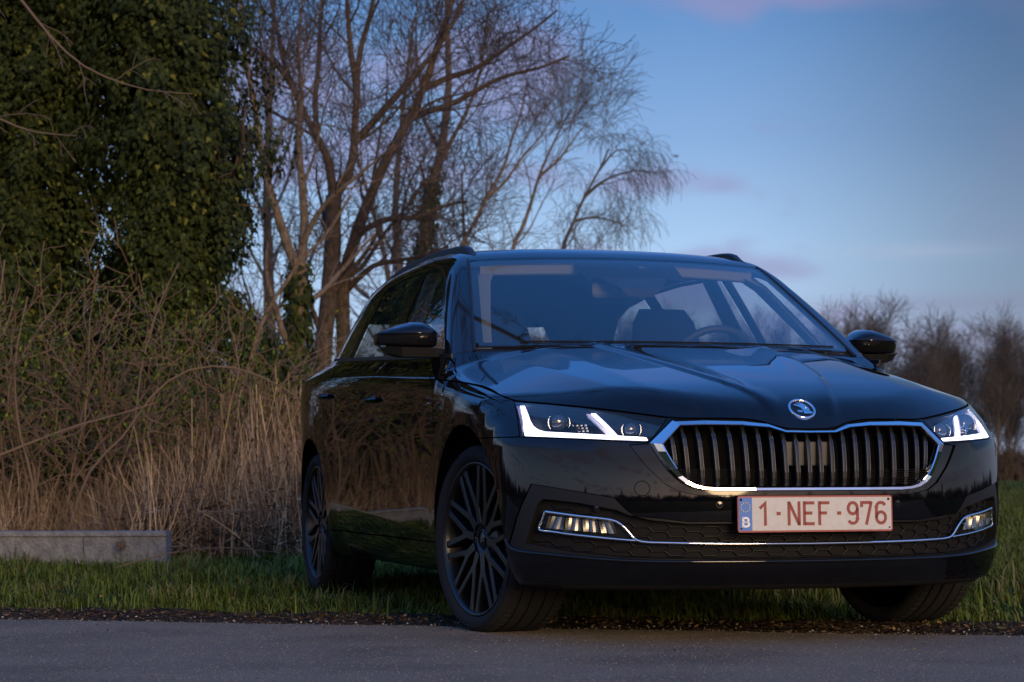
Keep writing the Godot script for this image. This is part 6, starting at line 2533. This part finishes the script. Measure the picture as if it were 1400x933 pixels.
# ---------------------------------------------------------------- thicket, reeds, barrier, small things
func make_thicket() -> void:
	# dry stalks: clumps of bent stems, some with a broken top
	var sets := []
	for q in 4:
		var r := RandomNumberGenerator.new()
		r.seed = 300 + q
		var b := MB.new()
		for k in 11:
			var p := Vector3(r.randfn(0, 0.10), 0, r.randfn(0, 0.08))
			var d := Vector3(r.randfn(0, 0.16), 1, r.randfn(0, 0.14))
			if k > 6:
				d = Vector3(r.randfn(0, 0.85), 0.75, r.randfn(0, 0.5))
			d = d.normalized()
			var len_ := r.randf_range(0.55, 1.15)
			var pts := PackedVector3Array([p])
			var rad := PackedFloat32Array([0.0050])
			for j in 4:
				d = (d + Vector3(r.randfn(0, 0.09), -0.03 * j, r.randfn(0, 0.09))).normalized()
				p += d * len_ / 4.0
				pts.push_back(p)
				rad.push_back(lerpf(0.0048, 0.0018, (j + 1) / 4.0))
			b.tube(pts, rad, 3, false)
			# a dry leaf or two
			for j in 2:
				var a: Vector3 = pts[1 + j]
				var g := r.randf() * TAU
				var e := a + Vector3(cos(g) * 0.12, r.randf_range(-0.05, 0.08), sin(g) * 0.12)
				var n := Vector3(0, 1, 0.2).normalized()
				b.tri(a, a + Vector3(0, 0.012, 0), e, n, n, n)
		sets.push_back(b.mesh())
	var xfs := [[], [], [], []]
	var cols := [[], [], [], []]
	var place := func(x: float, z: float, s: float) -> void:
		var k := rng.randi() % 4
		xfs[k].push_back(Transform3D(Basis(Vector3.UP, rng.randf() * TAU).scaled(Vector3(s * 1.1, s, s * 1.1)), Vector3(x, -0.02, z)))
		var c := Color(0.13, 0.085, 0.048).lerp(Color(0.66, 0.48, 0.29), pow(rng.randf(), 1.6))
		if rng.randf() < 0.25:
			c = Color(0.07, 0.045, 0.03)
		cols[k].push_back(c)
	for k in 3300:
		var x := rng.randf_range(-11.0, 0.6)
		var z := -13.5 - 3.6 * pow(rng.randf(), 1.2) - 0.25 * gn.get_noise_2d(x * 20.0, 0.0)
		var s := rng.randf_range(0.55, 1.05)
		# tallest right of the thicket, next to the car
		if x < -2.75 and rng.randf() < 0.45:
			continue
		s *= lerpf(0.50, 1.0, smoothstep(-2.95, -1.9, x)) if x > -3.4 else 0.55
		s *= 0.75 + 0.5 * clampf((-z - 13.3) / 2.0, 0.0, 1.0)
		place.call(x, z, s)
	for k in 4:
		var o := many("dry_stalks", sets[k], M.straw, xfs[k], cols[k])
		tag(o, ["pale dry grass stalks massed behind the concrete beam", "tangled dry stalks leaning both ways left of the car", "fine upright straw stems in the dry thicket", "broken brown stalks low in the dry thicket"][k], "dry grass")
	# brambles and young shrubs with first leaves
	var o := {"last": 2, "kids": [7, 8, 5], "angle": 0.75, "ratio": 0.52, "wiggle": 0.22, "rise": [-0.02, 0.0, 0.0], "thin": 0.0030, "first": 0.8}
	var spots := [[-3.55, -15.1, 2.2, 15, "thorny bare shrub at the far left with small green buds"], [-3.05, -15.6, 2.1, 15, "twiggy shrub with first green leaves before the ivy trunk"], [-2.55, -15.3, 1.7, 14, "low twiggy bush with pale green shoots beside the stalks"], [-2.15, -16.6, 1.8, 12, "budding shrub behind the tall dry stalks"], [-4.6, -15.2, 2.3, 13, "bare twiggy shrub left of the frame edge"], [-6.0, -14.8, 2.4, 8, "bare shrub well left of the frame"], [-7.8, -14.4, 2.4, 8, "bare shrub farthest left along the thicket"]]
	var bud := MB.new()
	for k in 3:
		var bs := Basis(Vector3.UP, TAU * k / 3.0)
		var n := bs * Vector3(0, 0.8, 0.6)
		bud.tri(Vector3.ZERO, bs * Vector3(0.22, 0.45, 0.25), bs * Vector3(0, 0.9, 0.55), n, n, n)
		bud.tri(Vector3.ZERO, bs * Vector3(0, 0.9, 0.55), bs * Vector3(-0.22, 0.45, 0.25), n, n, n)
	var bud_mesh := bud.mesh()
	for s in spots:
		var t := thing("shrub", s[4], "shrub", Vector3(s[0], 0, s[1]), "shrubs of the thicket")
		var w := wood()
		for k in s[3]:
			var a := rng.randf() * TAU
			var d := Vector3(cos(a) * 0.55, 1.0, sin(a) * 0.35)
			grow(w, t.position + Vector3(cos(a) * 0.2, -0.02, sin(a) * 0.15), d, s[2] * rng.randf_range(0.6, 1.1), rng.randf_range(0.007, 0.013), 0, o)
		var xf := []
		var col := []
		for p in w.tips:
			for j in 3:
				if rng.randf() < 0.8:
					var q: Vector3 = p + Vector3(rng.randfn(0, 0.03), rng.randfn(0, 0.03), rng.randfn(0, 0.03)) - t.position
					var sz := rng.randf_range(0.020, 0.050)
					xf.push_back(Transform3D(Basis.from_euler(Vector3(rng.randfn(0, 0.5), rng.randf() * TAU, rng.randfn(0, 0.5))).scaled(Vector3.ONE * sz), q))
					col.push_back(Color(0.060, 0.090, 0.018).lerp(Color(0.15, 0.19, 0.04), rng.randf()))
		finish_tree(t, w, M.bramble, M.bramble)
		many("young_leaves", bud_mesh, M.leaf, xf, col, t)
	var scrub := MB.new()
	var r2 := RandomNumberGenerator.new()
	r2.seed = 77
	for k in 34:
		var p := Vector3(r2.randfn(0, 0.35), 0, r2.randfn(0, 0.35))
		var q := p + Vector3(r2.randfn(0, 0.35), r2.randf_range(0.5, 1.3), r2.randfn(0, 0.3))
		scrub.tube(PackedVector3Array([p, p.lerp(q, 0.5) + Vector3(r2.randfn(0, 0.08), 0, r2.randfn(0, 0.08)), q]), PackedFloat32Array([0.008, 0.006, 0.003]), 3, false)
	var ux := []
	var uc := []
	for k in 900:
		var x := rng.randf_range(-16.0, 2.5)
		var z := -21.0 - rng.randf() * 7.0
		var sz := rng.randf_range(0.6, 1.25)
		ux.push_back(Transform3D(Basis(Vector3.UP, rng.randf() * TAU).scaled(Vector3(sz, sz, sz)), Vector3(x, -0.02, z)))
		uc.push_back(Color(0.035, 0.026, 0.018).lerp(Color(0.09, 0.06, 0.04), rng.randf()))
	tag(many("undergrowth", scrub.mesh(), M.straw, ux, uc), "dark tangled undergrowth behind the dry stalks and ivy trunks", "undergrowth")
	# single canes that stand out against the thicket
	var cane := [
		[[-3.62, 0.0, -3.58, 0.75, -3.57, 1.1, -3.52, 1.5, -3.46, 2.0], -14.4, 0.014, "upright brown cane at the far left behind the beam"],
		[[-3.32, 0.0, -3.25, 0.45, -3.35, 0.85, -3.38, 1.3, -3.30, 1.75], -14.4, 0.013, "bent brown cane second from the left edge"],
		[[-3.55, 0.62, -3.2, 0.76, -2.9, 0.87, -2.6, 0.95, -2.38, 1.02], -14.2, 0.012, "pale dead branch lying level across the thicket"],
		[[-3.0, 0.1, -2.85, 0.55, -2.62, 0.80, -2.4, 1.10, -2.15, 1.25, -1.85, 1.25, -1.55, 1.12, -1.30, 0.95], -14.3, 0.011, "long bramble cane arching towards the car's tail"],
		[[-2.95, 0.0, -2.8, 0.35, -2.62, 0.8, -2.55, 1.3, -2.42, 1.75, -2.3, 2.0], -14.6, 0.009, "thin cane rising through the middle of the thicket"],
		[[-2.25, 0.05, -2.1, 0.35, -1.85, 0.47, -1.5, 0.62], -14.0, 0.007, "dark thorny cane trailing low before the tall stalks"],
		[[-1.95, 0.30, -1.65, 0.31, -1.4, 0.315, -1.1, 0.31], -13.2, 0.006, "pale straw lying level just left of the rear wheel"],
		[[-2.2, 0.02, -1.9, 0.10, -1.6, 0.13, -1.3, 0.10], -11.8, 0.006, "fallen bent twig lying in the grass left of the car"],
	]
	for e in cane:
		var t := thing("bramble_cane", e[3], "branch", Vector3(e[0][0], 0, e[1]), "canes in the thicket")
		var w := wood()
		limb_path(w, e[0], e[1], e[2], e[2] * 0.45, {"last": 0, "kids": [5, 2], "angle": 0.9, "ratio": 0.4, "wiggle": 0.2, "rise": [0.0, 0.0], "thin": 0.0022, "first": 0.28}, 0.0, 0.2, 6)
		finish_tree(t, w, M.cane, M.cane)

func make_barrier() -> void:
	# a low concrete beam lying in the grass: flat face, proud top lip, slightly broken end
	var t := thing("concrete_beam", "long low grey concrete beam lying in the grass", "barrier", Vector3(-4.6, 0, -13.0))
	var b := MB.new()
	var prof := P2([-0.10, -0.04, 0.10, -0.04, 0.10, 0.158, 0.112, 0.164, 0.112, 0.187, 0.106, 0.193, -0.106, 0.193, -0.112, 0.187])
	var rings := []
	for k in 61:
		var x := -2.7 + 5.2 * k / 60.0
		var r := PackedVector3Array()
		for q in prof:
			r.push_back(Vector3(x + (0.006 * gn.get_noise_2d(q.x * 600.0, q.y * 600.0) if k == 60 else 0.0), q.y + 0.0015 * gn.get_noise_2d(x * 60.0, q.x * 90.0), q.x + 0.0015 * gn.get_noise_2d(x * 70.0, q.y * 50.0)))
		rings.push_back(r)
	b.skin(rings, false, true)
	part("beam", b, M.concrete, t)
	var k := MB.new()
	for j in 5:
		k.box(Vector3(-2.2 + j * 1.05, 0.10, 0.1005), Vector3(0.004, 0.10, 0.001))
	part("joint_mark", k, M.matte, t)

func make_small_things() -> void:
	# dried seed head lying against the beam
	var t := thing("seed_head", "round brown dried seed head against the concrete beam", "seed head", Vector3(-2.36, 0.115, -12.83))
	var b := MB.new()
	b.ball(Vector3.ZERO, Vector3(0.026, 0.024, 0.024), 14, 10)
	part("core", b, M.twig_brown, t)
	var s := MB.new()
	for k in 46:
		var d := Vector3(rng.randfn(0, 1), rng.randfn(0, 1), rng.randfn(0, 1)).normalized()
		s.tube(PackedVector3Array([d * 0.022, d * rng.randf_range(0.034, 0.042)]), PackedFloat32Array([0.005, 0.0015]), 4, true)
	part("bristles", s, M.cane, t)
	var st := MB.new()
	st.tube(PackedVector3Array([Vector3(0, -0.02, 0), Vector3(0.01, -0.07, 0.0), Vector3(0.0, -0.13, 0.0)]), PackedFloat32Array([0.004, 0.003, 0.003]), 5, true)
	part("stem", st, M.cane, t)
	# a bird gliding far off
	var bird := thing("bird", "small dark bird gliding in the sky right of the birches", "bird", Vector3(6.24, 12.6, -80.0))
	var m := MB.new()
	var rings := []
	for e in [[-0.20, 0.004], [-0.17, 0.030], [-0.08, 0.050], [0.02, 0.045], [0.10, 0.030], [0.15, 0.034], [0.18, 0.020], [0.22, 0.003]]:
		var r := PackedVector3Array()
		for k in 8:
			var a := TAU * k / 8.0
			r.push_back(Vector3(e[0], sin(a) * e[1], cos(a) * e[1]))
		rings.push_back(r)
	m.skin(rings, false, true)
	for sg in [1.0, -1.0]:
		var w := [Vector3(0.06, 0.01, 0.03 * sg), Vector3(0.08, 0.09, 0.18 * sg), Vector3(-0.02, 0.10, 0.40 * sg), Vector3(-0.09, 0.085, 0.20 * sg), Vector3(-0.08, 0.01, 0.03 * sg)]
		var n := Vector3(0, 1, -0.3 * sg).normalized()
		m.tri(w[0], w[1], w[4], n, n, n)
		m.tri(w[1], w[3], w[4], n, n, n)
		m.tri(w[1], w[2], w[3], n, n, n)
	m.tri(Vector3(-0.16, 0, 0), Vector3(-0.30, 0, 0.06), Vector3(-0.30, 0, -0.06), Vector3.UP, Vector3.UP, Vector3.UP)
	part("body", m, M.satin, bird)
	bird.scale = Vector3.ONE * 0.55
	bird.rotation = Vector3(0.2, 0.5, -0.35)
